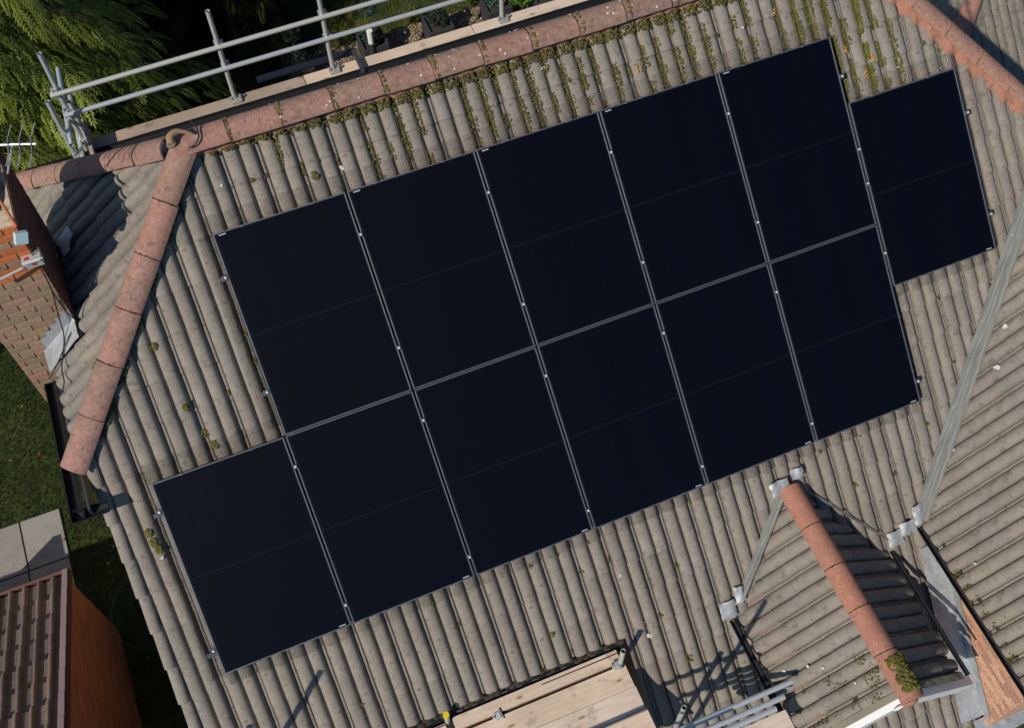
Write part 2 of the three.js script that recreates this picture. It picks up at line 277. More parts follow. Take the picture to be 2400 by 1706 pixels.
{ // narrow tiles down the left edge
  const g = tileSlope(house, 'verge_tile_row', mainF, { prof: vergeRoll, w: 0.113, cols: [0, 0], rows: [5, 15], u0: -1.607, v0: V0, rot: -0.04, clip: (u, v) => [hipPlane] }, TILE, 1.6);
}
tileSlope(house, 'hip_roof_slope', hipF, { cols: [-9, 6], rows: [0, 7], u0: AP.z + 0.05, v0: 2.17 - 7 * GAUGE, clip: (u, v) => [[1, -C, AP.z], [-1, -RK, -AP.z]], hidden: (u, v) => u < -0.2 && u > -1 && v > 1.85 }, TILE, 1.5);
tileSlope(house, 'rear_roof_slope', backF, { cols: [-27, 8], rows: [0, 7], u0: 0, v0: 2.2 - 7 * GAUGE, most: 0, clip: (u, v) => [[1, -Math.cos(RA), 0], [-1, 0, 7.6], [0, -1, 0]] }, TILE);
tileSlope(house, 'wing_roof_slope', wingF, { cols: [3, 20], rows: [0, 10], u0: 0.0, v0: 3.17 - 9 * GAUGE, clip: (u, v) => v > 3.17 ? null : [[-1, 2.54 / 3.18, -1.03], [1, 0, 5.45], [0, -1, 0]] }, TILE, 0.7);
tileSlope(house, 'porch_left_slope', porchLF, { cols: [8, 17], rows: [0, 5], u0: 0.08, v0: 1.13 - 4 * GAUGE, clip: (u, v) => v > 1.13 ? null : [[-1, Math.cos(GA), -2.87], [1, 0, 4.98], [0, -1, 0]] }, TILE, 0.7);
tileSlope(house, 'porch_right_slope', porchRF, { cols: [-17, -8], rows: [0, 5], u0: 0.03, v0: 1.13 - 4 * GAUGE, clip: (u, v) => v > 1.13 ? null : [[1, Math.cos(GA), -2.87], [-1, 0, 4.98], [0, -1, 0]] }, TILE, 0.7);

// boarding below the tiles, walls, verges
const core = [];
{
  const q = (f, a, b, c, d) => core.push(quad(f.at(a[0], -0.085, a[1]), f.at(b[0], -0.085, b[1]), f.at(c[0], -0.085, c[1]), f.at(d[0], -0.085, d[1])));
  q(mainF, [0, -0.7], [6.0, -0.7], [7.75, 1.43], [-1.56, 1.36]); q(mainF, [-1.58, 1.36], [7.7, 1.43], [5.5, 4.6], [-1.58, 4.6]); q(mainF, [NX + 0.03, 4.6], [5.58, 4.6], [5.58, 7.6], [NX + 0.03, 7.6]);
  q(hipF, [AP.z, 0], [AP.z + 2.1 * C, 2.1], [AP.z - 2.1 * RK, 2.1], [AP.z, 0]); q(backF, [-7.6, 0], [0, 0], [2.1 * C, 2.1], [-7.6, 2.1]);
  q(wingF, [1.03, 0], [5.4, 0], [5.4, 3.1], [1.03 + 3.1 * 0.8, 3.1]); q(porchLF, [2.87, 0], [4.95, 0], [4.95, 1.08], [2.87 + 1.08 * 0.78, 1.08]); q(porchRF, [-2.87, 0], [-4.95, 0], [-4.95, 1.08], [-2.87 - 1.08 * 0.78, 1.08]);
  mesh('roof_boarding', core, M.under, house);
}
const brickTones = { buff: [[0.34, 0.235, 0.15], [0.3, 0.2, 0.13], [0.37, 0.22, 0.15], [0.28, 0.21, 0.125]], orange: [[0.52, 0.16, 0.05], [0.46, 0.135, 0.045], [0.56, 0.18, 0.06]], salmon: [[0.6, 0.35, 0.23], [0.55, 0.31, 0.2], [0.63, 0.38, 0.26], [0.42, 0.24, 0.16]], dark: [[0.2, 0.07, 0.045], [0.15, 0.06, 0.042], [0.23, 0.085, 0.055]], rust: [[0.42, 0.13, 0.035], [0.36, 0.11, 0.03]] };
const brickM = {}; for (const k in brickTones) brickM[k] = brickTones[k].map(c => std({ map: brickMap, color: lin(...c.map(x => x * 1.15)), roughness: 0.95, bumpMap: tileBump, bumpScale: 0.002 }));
M.joint = std({ map: brickMap, color: lin(0.6, 0.5, 0.36), roughness: 1 }); M.wall = std({ map: brickMap, color: lin(0.36, 0.2, 0.13), roughness: 0.95 });
M.jointDark = std({ map: brickMap, color: lin(0.08, 0.06, 0.045), roughness: 1 });
function bricks(parent, f, W, rows, tone, keep, single = true, matFor) {      // f.ex along, f.ez up, f.ey out of the wall
  const base = [0, 1, 2].map(() => shiftUV(new RoundedBoxGeometry(0.215, 0.02, 0.065, 1, 0.004).translate(0, -0.004, 0), rr(0, 9), rr(0, 9))); const all = [];
  base.forEach(g => { metresUV(g); shiftUV(g, rr(0, 1), rr(0, 1)); });
  for (let k = 0; k < rows; k++) for (let x = (k % 2 ? -0.1125 : 0); x < W - 0.02; x += 0.225) {
    const a = Math.max(0, x), b = Math.min(W, x + 0.215); if (b - a < 0.03) continue; const cx = (a + b) / 2, cy = k * 0.075 + 0.0375; if (!keep(cx, cy, k)) continue;
    const g = b - a > 0.2 ? pick(base) : pick(base).clone().scale((b - a) / 0.215, 1, 1), m = matFor ? matFor(k) : pick(brickM[tone]);
    const pm = f.m.clone().multiply(new THREE.Matrix4().makeTranslation(cx, rr(-0.0012, 0.0016), cy));
    if (single) { const o = mesh('brick', g, m, parent); o.applyMatrix4(pm); } else all.push(g.clone().applyMatrix4(pm));
  }
  if (all.length) tag(mesh('bricks', all, pick(brickM[tone]), parent), null, null, null, 'stuff');
}
mesh('wall', [extrudeZY([[-2.1, -6], [-2.1, -1.3], [0.9, -1.3], [3.33, -3.25], [3.33, -6]], -1.42, 5.5), extrudeZY([[3.2, -6], [3.2, -3.3], [5.35, -5.1], [5.35, -6]], NX + 0.1, 5.55)], M.wall, house);
mesh('end_wall', [quad(mainF.at(6.1, -0.02, -0.7), mainF.at(7.85, -0.02, 1.44), V(7.9, -6, 1.05), V(6.1, -6, -0.6)), quad(mainF.at(6.1, -0.02, -0.7), V(6.1, -6, -0.6), V(7.8, -6, -2.3), V(7.8, -1.1, -2.3))], M.wall, house);
const wingBody = extrudeXY([[5.635, -6], [5.635, -3.22], [7.83, -1.16], [10.1, -3.22], [10.1, -6]], 1.2, 5.38); mesh('wing_wall', wingBody, M.joint, house);
mesh('wing_right_slope', quad(V(7.83, -1.02, 1.0), V(7.83, -1.02, 5.45), V(10.3, -3.2, 5.45), V(10.3, -3.2, 1.0)), TILE[2], house);
mesh('porch_wall', extrudeXY([[3.52, -4.7], [3.52, -3.26], [4.25, -2.68], [4.98, -3.26], [4.98, -4.7]], 3.3, 4.86), M.wall, house);
{ // brick wall of the wing above the low roof
  const wallF = frame(V(5.63, -4.7, 5.39), V(0, 0, -1), V(-1, 0, 0), V(0, 1, 0)), g = part('wing_side_brickwork', house);
  bricks(g, wallF, 1.79, 20, 'salmon', (x, y) => { const z = 5.39 - x, yy = -4.7 + y; return yy < -3.24 && yy > -0.0766 / C - (z - 0.0) * S / C - 0.05; });
  const frontF = frame(V(6.52, -4.9, 5.385), V(-1, 0, 0), V(0, 0, 1), V(0, 1, 0)); bricks(g, frontF, 0.9, 22, 'salmon', (x, y) => -4.9 + y > -4.75);
}
// ridge and hip tiles
function ridgeRun(parent, name, A, B, mats, o = {}) {
  const grp = part(name, parent), len = o.len || 0.45, R = o.R || 0.128, arc = (o.arc || 78) * DEG, th = 0.016, dir = B.clone().sub(A), L = dir.length(); dir.normalize();
  const n = Math.max(1, Math.round(L / len)), l = L / n, up = V(0, 1, 0).addScaledVector(dir, -dir.y).normalize(), side = up.clone().cross(dir).normalize(); const joints = [];
  const q = new THREE.Quaternion().setFromRotationMatrix(new THREE.Matrix4().makeBasis(side, up, dir)); const SEG = 14;
  const shapes = [0, 1, 2].map(() => {
    const pos = [], nor = [], uv = [], du = rr(0, 1.3), dv = rr(0, 1.3), len2 = l - 0.007;
    const ring = (r, a, z) => [r * Math.sin(a), r * Math.cos(a), z];
    const tri = (p, na) => { for (let i = 0; i < 3; i++) { pos.push(...p[i][0]); nor.push(...(na || p[i][1])); uv.push(du + p[i][2], dv + p[i][0][2]); } };
    for (let i = 0; i < SEG; i++) { const a0 = -arc + 2 * arc * i / SEG, a1 = -arc + 2 * arc * (i + 1) / SEG; const f = (r, a, z, s) => [ring(r, a, z), [s * Math.sin(a), s * Math.cos(a), 0], a * R];
      const A0 = f(R, a0, 0, 1), A1 = f(R, a1, 0, 1), B0 = f(R, a0, len2, 1), B1 = f(R, a1, len2, 1); tri([A0, B0, B1]); tri([A0, B1, A1]);
      for (const [z, s] of [[0, -1], [len2, 1]]) { const o0 = f(R, a0, z, 1), o1 = f(R, a1, z, 1), i0 = f(R - th, a0, z, 1), i1 = f(R - th, a1, z, 1); tri(s > 0 ? [o0, i0, i1] : [o0, i1, i0], [0, 0, s]); tri(s > 0 ? [o0, i1, o1] : [o0, o1, i1], [0, 0, s]); } }
    for (const s of [-1, 1]) { const a = s * arc; const f = (r, z) => [ring(r, a, z), [s * 0.3, -0.9, 0], a * R]; tri([f(R, 0), f(R - th, 0), f(R - th, len2)]); tri([f(R, 0), f(R - th, len2), f(R, len2)]); }
    const g = geo(pos, uv, false); g.setAttribute('normal', new THREE.BufferAttribute(new Float32Array(nor), 3)); return g;
  });
  for (let k = 0; k < n; k++) {
    const t = mesh('ridge_tile', pick(shapes), pick(mats), grp); t.position.copy(A).addScaledVector(dir, k * l).addScaledVector(up, (o.lift ?? -0.03) + rr(-0.003, 0.003)); t.quaternion.copy(q); t.rotateY(rr(-0.018, 0.018)); t.rotateX(rr(-0.012, 0.012)); t.rotateZ(rr(-0.06, 0.06));
    if (k) { const g = new THREE.TorusGeometry(R - 0.0055, 0.0065, 5, 18, 2 * arc); g.rotateZ(Math.PI / 2 - arc); const p = g.attributes.position; for (let i = 0; i < p.count; i++) { const s = 1 + rr(-0.03, 0.03); p.setXY(i, p.getX(i) * s, p.getY(i) * s); p.setZ(i, p.getZ(i) + rr(-0.007, 0.007)); } g.computeVertexNormals(); g.applyQuaternion(q); const P = A.clone().addScaledVector(dir, k * l - 0.003).addScaledVector(up, o.lift ?? -0.03); joints.push(g.translate(P.x, P.y, P.z)); }
  }
  if (joints.length) tag(mesh('mortar_joints', joints, o.joint || M.under, grp), null, null, null, 'stuff');
  return { grp, side, up, dir, L };
}
const R0 = AP.clone();
const ridge = ridgeRun(house, 'main_ridge', R0.clone().add(V(-0.05, 0, 0)), R0.clone().add(V(6.15, 0, 0)), CLAY, { joint: M.dirt });
ridgeRun(house, 'front_left_hip', mainF.at(0.02, 0.0, -0.72), mainF.at(-1.70, -0.015, 1.47), CLAY, { joint: M.dirt, R: 0.136, lift: -0.05, arc: 70 });
ridgeRun(house, 'rear_left_hip', R0.clone().add(V(-0.08, -0.05, -0.05)), V(-1.58, AP.y - 1.40, AP.z - 1.5), CLAY, { joint: M.dirt });
const t1A = mainF.at(6.19, 0, -0.75), t1B = mainF.at(8.0, 0, 1.613);
ridgeRun(house, 'right_hip', t1A, t1B, T1CLAY, { joint: M.redMortar, R: 0.118, arc: 66 });
ridgeRun(house, 'porch_ridge', V(4.25, -2.575, 2.94), V(4.25, -2.575, 5.085), ORANGE, { joint: M.dirt, R: 0.118 });
ridgeRun(house, 'wing_ridge', V(7.83, -1.03, 1.2), V(7.83, -1.03, 5.45), ORANGE, { joint: M.dirt });
{ // bedding mortar below the ridges
  const skirt = (f, a, b, inward, w, seg, m, name, amp = 0.3) => { // strip from line a-b (slope coords) reaching w downslope with a wavy lower edge
    const pos = [], uv = []; const at = t => [a[0] + (b[0] - a[0]) * t, a[1] + (b[1] - a[1]) * t]; const L = Math.hypot(b[0] - a[0], b[1] - a[1]);
    const P = (t, s) => { const p = at(t), ww = w * (1 - amp * (0.5 + 0.5 * Math.cos(t * L / 0.19 * 6.283 + 2.2 * noise(t, 0.7, 9, 15)))) * (0.8 + 0.4 * noise(t, 0.3, 31, 5)); const u = p[0] + inward[0] * ww * s, v = p[1] + inward[1] * ww * s; const h = Math.max(-0.03, (f === mainF ? mainH(u) : -0.012)) ; return [f.at(u, s < 0.01 ? 0.05 : s < 0.6 ? 0.03 * (1 - s) + Math.max(h, -0.012) + 0.014 : h + (s > 0.99 ? -0.004 : 0.010), v), t * L, s * ww]; };
    const ss = [0, 0.3, 0.55, 0.8, 1]; for (let i = 0; i < seg; i++) for (let j = 0; j + 1 < ss.length; j++) { const q = [P(i / seg, ss[j]), P((i + 1) / seg, ss[j]), P((i + 1) / seg, ss[j + 1]), P(i / seg, ss[j + 1])]; for (const k of [0, 2, 1, 0, 3, 2]) { pos.push(q[k][0].x, q[k][0].y, q[k][0].z); uv.push(q[k][1], q[k][2]); } }
    return mesh(name, geo(pos, uv), m, house); };
  const d = 1 / Math.hypot(C, 1);
  skirt(mainF, [6.19, -0.75], [7.98, 1.587], [-d, C * d], 0.15, 190, M.redMortar, 'hip_mortar', 0.22);
  skirt(mainF, [0.05, -0.75], [6.1, -0.75], [0, 1], 0.125, 260, M.mortar, 'ridge_mortar', 0.12);
  skirt(mainF, [0, -0.75], [-1.66, 1.42], [d, C * d], 0.1, 120, M.dirt, 'hip_mortar', 0.2);
}
// clay ornament where the hips meet the ridge
{ const g = part('ridge_finial', house); const c0 = AP.clone().add(V(-0.02, 0.11, 0.02)); const pts = [[-0.05, 0.02, 0.05], [-0.04, 0.07, 0.02], [0.03, 0.09, -0.01], [0.11, 0.07, 0.0], [0.19, 0.03, 0.03]].map(p => c0.clone().add(V(...p.map(x => x * 0.75)))); const gg = new THREE.TubeGeometry(new THREE.CatmullRomCurve3(pts), 24, 0.034, 12); const p = gg.attributes.position; const axis = new THREE.CatmullRomCurve3(pts); for (let i = 0; i < p.count; i++) { const t = Math.floor(i / 13) / 24, a = axis.getPointAt(t), k = 1 - 0.7 * t; p.setXYZ(i, a.x + (p.getX(i) - a.x) * k, a.y + (p.getY(i) - a.y) * k, a.z + (p.getZ(i) - a.z) * k); } gg.computeVertexNormals();
  M.tan = std({ map: clone(clayMap, 2), color: lin(0.9, 1.05, 0.75), roughness: 0.9 }); mesh('horn', gg, M.tan, g); mesh('horn_mouth', new THREE.TorusGeometry(0.031, 0.007, 8, 20).applyQuaternion(new THREE.Quaternion().setFromUnitVectors(V(0, 0, 1), V(-0.35, 0.5, 0.8).normalize())).translate(pts[0].x, pts[0].y, pts[0].z), M.tan, g);
  mesh('mortar_lump', new THREE.IcosahedronGeometry(0.038, 2).scale(1.4, 0.7, 1).translate(c0.x - 0.03, c0.y - 0.03, c0.z + 0.02), M.greyMortar, g);
  mesh('wire', curve([[0.16, 0.03, -0.12], [0.19, 0.02, -0.03], [0.18, 0.0, 0.06], [0.12, -0.03, 0.1], [0.08, -0.04, 0.1]].map(p => c0.clone().add(V(...p))), 0.007), M.cable, g); }
// valleys and lead
function valleyStrip(parent, name, pts, m, width) { // pts: [centre, dirLeft, dirRight, normal]
  const pos = [], uv = [], ss = [-1, -0.6, -0.2, 0.2, 0.6, 1]; const P = (k, s) => { const [c, dl, dr, n] = pts[k]; return c.clone().addScaledVector(s < 0 ? dl : dr, Math.abs(s) * width * (1 + rr(-0.03, 0.03))).addScaledVector(n, 0.012 + 0.012 * (1 - Math.abs(s)) + rr(-0.0025, 0.0025)); };
  const grid = pts.map((_, k) => ss.map(s => P(k, s))); let L = 0;
  for (let k = 0; k + 1 < pts.length; k++) { const l = pts[k][0].distanceTo(pts[k + 1][0]); for (let j = 0; j + 1 < ss.length; j++) { const q = [grid[k][j], grid[k][j + 1], grid[k + 1][j + 1], grid[k + 1][j]], w = [[ss[j] * width, L], [ss[j + 1] * width, L], [ss[j + 1] * width, L + l], [ss[j] * width, L + l]]; for (const i of [0, 2, 1, 0, 3, 2]) { pos.push(q[i].x, q[i].y, q[i].z); uv.push(...w[i]); } } L += l; }
  return mesh(name, geo(pos, uv), m, parent);
}
const along = (a, b, n, dl, dr, nm) => Array.from({ length: n + 1 }, (_, k) => [a.clone().lerp(b, k / n), dl, dr, nm]);
{
  const up = V(0, 1, 0.15).normalize();
  valleyStrip(house, 'wing_valley', along(mainF.at(7.95, 0, 1.27), mainF.at(5.47, 0, 4.68), 26, mainF.ez.clone().multiplyScalar(0.5).add(V(-0.86, 0, 0)).normalize(), wingF.at(1, 0, -0.6).sub(wingF.at(0, 0, 0)).normalize(), V(-0.35, 0.86, 0.37).normalize()), M.valley, 0.118);
  valleyStrip(house, 'porch_left_valley', along(mainF.at(4.2, 0, 3.86), mainF.at(3.42, 0, 4.8), 14, V(-0.8, -0.38, 0.46).normalize(), porchLF.at(0.7, 0, -0.7).sub(porchLF.at(0, 0, 0)).normalize(), V(-0.35, 0.86, 0.37).normalize()), M.valley, 0.07);
  valleyStrip(house, 'porch_right_valley', along(mainF.at(4.3, -0.01, 3.86), mainF.at(5.1, -0.01, 4.78), 14, porchRF.at(-0.7, 0, -0.7).sub(porchRF.at(0, 0, 0)).normalize(), V(0.8, -0.38, 0.46).normalize(), V(0.35, 0.86, 0.37).normalize()), M.valley, 0.03);
  const lead = (name, c, du, dv, nx = 6, nz = 5, f = mainF, wob = 0.004, lift = 0.018) => mesh(name, (() => { const g = new THREE.PlaneGeometry(du, dv, nx, nz).rotateX(-Math.PI / 2); const p = g.attributes.position; for (let i = 0; i < p.count; i++) { const X = p.getX(i), Z = p.getZ(i); const ex = Math.abs(X) > du * 0.49 || Math.abs(Z) > dv * 0.49; p.setXYZ(i, X * (1 + rr(-0.05, 0.05)), Math.max(0, f === mainF ? 0.45 * mainH(c[0] + X) + 0.014 : 0) + rr(-wob, wob) + (ex ? -0.010 : 0), Z * (1 + rr(-0.05, 0.05))); } g.computeVertexNormals(); const u = g.attributes.uv; for (let i = 0; i < u.count; i++) u.setXY(i, u.getX(i) * du, u.getY(i) * dv); g.applyMatrix4(new THREE.Matrix4().makeTranslation(c[0], lift, c[1])); return g.applyMatrix4(f.m); })(), M.lead, house);
  lead('valley_lead', [3.33, 4.82], 0.17, 0.17); lead('valley_lead', [3.47, 4.7], 0.09, 0.16, 5, 5, mainF, 0.012, 0.05);
  lead('apex_lead', [4.15, 3.86], 0.2, 0.15, 6, 5, mainF, 0.016, 0.05); lead('apex_lead', [4.36, 3.79], 0.13, 0.1, 5, 4, mainF, 0.014, 0.03);
  lead('valley_lead', [5.18, 4.8], 0.16, 0.15, 7, 5); lead('valley_lead', [5.33, 4.74], 0.17, 0.13, 7, 5, mainF, 0.012, 0.03); lead('valley_lead', [5.47, 4.65], 0.12, 0.2, 6, 6, mainF, 0.014, 0.04);
  // apron along the wing wall: flat on the tiles, then up the wall with a stepped top
  for (let k = 0; k < 2; k++) { const v0 = 5.0 + k * 1.0, v1 = 6.0 + k * 0.95; mesh('apron_lead', quad(mainF.at(5.4, 0.02, v0), mainF.at(5.6, 0.034, v0), mainF.at(5.62, 0.036, v1), mainF.at(5.36, 0.022, v1), 5, 12, 0.004), M.lead, house);
    mesh('upstand_lead', quad(mainF.at(5.605, 0.03, v0), mainF.at(5.605, 0.16, v0), mainF.at(5.612, 0.16, v1), mainF.at(5.612, 0.03, v1), 2, 12, 0.002), M.lead, house); }
  mesh('apron_lead', quad(mainF.at(5.5, 0.03, 6.98), mainF.at(6.3, 0.03, 6.98), mainF.at(6.3, 0.02, 7.25), mainF.at(5.5, 0.02, 7.25), 12, 4, 0.006), M.lead, house);
  for (let k = 0; k < 3; k++) lead('porch_front_lead', [3.6 + 0.3 * k, 6.42 - 0.02 * k], 0.26, 0.2, 7, 5, mainF, 0.006, 0.014);
}
// porch bargeboards, tile undercloak, end of the porch ridge
{
  const barge = (sx) => { const a = V(4.25 + sx * 0.0, -2.60, 5.035), b = V(4.25 + sx * 1.0, -2.60 - Math.tan(GA) * 1.0, 5.035); return quadBox(a, b, 0.17, 0.1); };
  function quadBox(a, b, h, t) { const d = b.clone().sub(a).normalize(), up = V(-d.y, d.x, 0); if (up.y < 0) up.negate(); const g = new THREE.BoxGeometry(a.distanceTo(b), h, t); const m = new THREE.Matrix4().makeBasis(d, up, d.clone().cross(up)); const c = a.clone().add(b).multiplyScalar(0.5).addScaledVector(up, -h / 2 - 0.03); return g.applyMatrix4(m.setPosition(c)); }
  mesh('bargeboard', barge(-1), M.white, house); mesh('bargeboard', barge(1), M.white, house);
  mesh('ridge_end', [new THREE.CylinderGeometry(0.118, 0.118, 0.02, 20, 1, false, -Math.PI / 2, Math.PI).rotateX(-Math.PI / 2).translate(4.25, -2.61, 5.09), new THREE.IcosahedronGeometry(0.06, 2).scale(1.3, 1.1, 0.5).translate(4.25, -2.66, 5.1)], ORANGE[0], house);
  mesh('mortar_lump', [new THREE.IcosahedronGeometry(0.04, 1).scale(0.9, 1.6, 0.4).rotateZ(-0.5).translate(4.15, -2.7, 5.095)], M.white, house);
  for (const [f, s] of [[porchLF, 1], [porchRF, -1]]) mesh('verge_mortar', quad(f.at(s * 4.97, -0.005, 0.1), f.at(s * 5.03, -0.02, 0.1), f.at(s * 5.03, -0.02, 1.12), f.at(s * 4.97, -0.005, 1.12), 2, 14, 0.004), M.greyMortar, house);
}
// gutters
function gutter(name, A, B, r = 0.056, closed = true, parent = house) {
  const grp = part(name, parent), d = B.clone().sub(A), L = d.length(); d.normalize(); const side = V(0, 1, 0).cross(d).normalize(); const pos = [], N = 12, th = 0.0035; const P = (rad, a, z) => A.clone().addScaledVector(d, z).addScaledVector(side, rad * Math.cos(a)).add(V(0, -rad * Math.sin(a), 0));
  const put = (...q) => { for (const k of [0, 1, 2, 0, 2, 3]) pos.push(q[k].x, q[k].y, q[k].z); };
  for (let i = 0; i < N; i++) { const a = Math.PI * i / N, b = Math.PI * (i + 1) / N; put(P(r, a, 0), P(r, b, 0), P(r, b, L), P(r, a, L)); put(P(r - th, a, 0), P(r - th, a, L), P(r - th, b, L), P(r - th, b, 0)); if (closed) for (const z of [0, L]) put(P(r, a, z), P(r, b, z), P(0, b, z), P(0, a, z)); }
  for (const a of [0, Math.PI]) { put(P(r + 0.004, a, 0), P(r - 0.006, a, 0), P(r - 0.006, a, L), P(r + 0.004, a, L)); put(P(r + 0.004, a, 0).add(V(0, -0.008, 0)), P(r + 0.004, a, 0), P(r + 0.004, a, L), P(r + 0.004, a, L).add(V(0, -0.008, 0))); }
  mesh('trough', geo(pos), M.black, grp);
  const u = []; for (let z = 0.35; z < L - 0.1; z += 0.92) { const g = new THREE.TorusGeometry(r + 0.002, 0.004, 6, 14, Math.PI).rotateZ(Math.PI).scale(1, 1, 4.5); const q = new THREE.Quaternion().setFromRotationMatrix(new THREE.Matrix4().makeBasis(side, V(0, 1, 0), d)); g.applyQuaternion(q); const c = A.clone().addScaledVector(d, z); u.push(g.translate(c.x, c.y, c.z)); }
  for (const g of u) mesh('bracket', g, M.slate, grp);
  return grp;
}
gutter('rear_gutter', V(-1.53, -1.13, -2.375), V(6.6, -1.13, -2.375)); gutter('front_gutter', V(-2.2, -3.20, 3.545), V(2.25, -3.20, 3.545));
gutter('hip_gutter', V(-1.735, -1.12, 0.08), V(-1.77, -1.12, 1.46)); gutter('hip_gutter_return', V(-1.80, -1.12, 1.42), V(-1.52, -1.12, 1.42)); 
gutter('porch_left_gutter', V(3.345, -3.24, 3.72), V(3.345, -3.24, 5.02), 0.031); gutter('porch_right_gutter', V(5.115, -3.24, 3.7), V(5.115, -3.24, 5.02), 0.02); gutter('wing_gutter', V(5.47, -3.15, 3.62), V(5.47, -3.15, 5.46), 0.04);
{ // fascia boards
  mesh('fascia', [box(0.02, 0.16, 1.35, -1.66, -1.16, 0.75), box(8, 0.16, 0.02, 2.5, -1.16, -2.27)], M.slate, house);
  mesh('front_fascia', box(3.9, 0.16, 0.02, 0.3, -3.24, 3.44), M.slate, house); mesh('wing_fascia', box(0.02, 0.13, 1.8, 5.55, -3.16, 4.55), M.slate, house);
  const deb = []; for (let u = -1.6; u < 2.28; u += 0.05) { const g = new THREE.IcosahedronGeometry(rr(0.02, 0.032), 1).scale(1.3, 0.6, 1); const p = mainF.at(u + rr(-0.01, 0.01), -0.045, EAVE + rr(0, 0.05)); deb.push(g.translate(p.x, p.y, p.z)); } tag(mesh('eaves_debris', deb, M.dirt, house), null, null, null, 'stuff');
  for (let u = -1.45; u < 2.28; u += 0.148) { const p = mainF.at(u, -0.03, EAVE + 0.045); const o = mesh('eaves_comb', box(0.05, 0.02, 0.02, 0, 0, 0, 0.004), M.slate, house); o.position.copy(p); o.rotation.x = 40 * DEG; o.rotation.z = rr(-0.2, 0.2); }
}
// chimney
const CX0 = -1.95, CX1 = -1.338, CZ0 = -1.02, CZ1 = -0.178, CT = 0.59;
{
  const g = part('chimney', house);
  mesh('stack', box(CX1 - CX0 - 0.004, CT + 6, CZ1 - CZ0 - 0.004, (CX0 + CX1) / 2, (CT - 6) / 2, (CZ0 + CZ1) / 2), M.joint, g);
  const y0 = CT - 42 * 0.075, f = frame(V(CX1, y0, CZ1 + 0.006), V(-1, 0, 0), V(0, 0, 1), V(0, 1, 0));
  bricks(g, f, CX1 - CX0, 42, 'buff', (x, y) => { const X = CX1 - x, Y = y0 + y; return Y > -2.45 && !(X > -1.6 && Y < AP.y + Math.tan(TH) * X - 0.12); }, true, k => { const t = 41 - k; return t < 9 && t % 3 < 2 ? pick(brickM.orange) : pick(brickM.buff); });
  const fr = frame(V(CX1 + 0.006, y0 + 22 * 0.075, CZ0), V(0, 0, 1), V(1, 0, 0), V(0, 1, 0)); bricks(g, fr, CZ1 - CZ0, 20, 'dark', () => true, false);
  const cap = new THREE.SphereGeometry(1, 22, 8, 0, 6.3, 0, 1.57); { const p = cap.attributes.position; for (let i = 0; i < p.count; i++) { const k = 1 + rr(-0.08, 0.08); p.setXYZ(i, p.getX(i) * 0.28 * k, p.getY(i) * 0.13 * k, p.getZ(i) * 0.37 * k); } cap.computeVertexNormals(); metresUV(cap); } mesh('flaunching', cap.translate((CX0 + CX1) / 2 - 0.0, CT, (CZ0 + CZ1) / 2), M.greyMortar, g);
  mesh('chimney_pot', new THREE.LatheGeometry([[0.1, 0], [0.11, 0.02], [0.1, 0.04], [0.085, 0.3], [0.1, 0.33], [0.1, 0.35], [0.075, 0.35], [0.07, 0.1]].map(p => new THREE.Vector2(...p)), 20).translate(-1.72, CT + 0.1, -0.68), ORANGE[1], g);
  // stepped lead against the front face and the tray on the tiles
  const steps = []; for (let k = 0; k < 5; k++) { const x1 = -1.338 - k * 0.066, x0 = x1 - 0.072, y = AP.y + Math.tan(TH) * x1; steps.push(quad(V(x0, y - 0.16, CZ1 + 0.013 + k * 0.0006), V(x1, y - 0.1, CZ1 + 0.013 + k * 0.0006), V(x1, y + 0.17 - k * 0.008, CZ1 + 0.013 + k * 0.0006), V(x0, y + 0.17 - k * 0.012, CZ1 + 0.013 + k * 0.0006), 2, 4, 0.0015)); } mesh('step_lead', steps, M.lead, g);
  mesh('tray_lead', [quad(hipF.at(CZ1 + 0.005, 0.03, 1.72), hipF.at(CZ1 + 0.2, 0.012, 1.74), hipF.at(CZ1 + 0.24, 0.012, 2.2), hipF.at(CZ1 + 0.005, 0.03, 2.2), 6, 8, 0.004)], M.lead, g);
  mesh('side_lead', quad(hipF.at(CZ1, 0.02, 1.72), hipF.at(CZ0, 0.02, 1.72), V(CX1 + 0.012, -0.55, CZ0), V(CX1 + 0.012, -0.55, CZ1), 8, 2, 0.002), M.lead, g);
}

// ---------------------------------------------------------------- solar array
const PW = 1.134, PH = 1.7682, GAP = 0.0195, PITCH = PW + GAP;
const cellGeo = (() => { const w = (PW - 0.05) / 6 - 0.003, l = PH / 2 - 0.0225; return box(w, 0.003, l); })();
const frameGeo = (() => { const t = 0.011, h = 0.034, bar = (w, d, x, z) => new RoundedBoxGeometry(w, h, d, 1, 0.002).translate(x, -h / 2, z); return merge([bar(PW, t, PW / 2, t / 2), bar(PW, t, PW / 2, PH - t / 2), bar(t, PH - 2 * t, t / 2, PH / 2), bar(t, PH - 2 * t, PW - t / 2, PH / 2)]); })();
const backGeo = box(PW - 0.022, 0.006, PH - 0.022, PW / 2, -0.0075, PH / 2), stickGeo = box(0.058, 0.002, 0.009);
const proto = new THREE.Group(); mesh('frame', frameGeo, M.frame, proto); mesh('backsheet', backGeo, M.back, proto);
for (let h = 0; h < 2; h++) for (let i = 0; i < 6; i++) { const o = mesh('cell_string', cellGeo, CELL[(i + h) % 3], proto); o.position.set(0.025 + (i + 0.5) * (PW - 0.05) / 6, -0.0042, h ? PH - 0.016 - (PH / 2 - 0.0225) / 2 : 0.016 + (PH / 2 - 0.0225) / 2); }
M.sticker = std({ color: lin(0.42, 0.45, 0.49), roughness: 0.4 }); mesh('serial_sticker', stickGeo, M.sticker, proto);
const clipGeo = box(0.03, 0.006, 0.016, 0, 0.002, 0, 0.002);
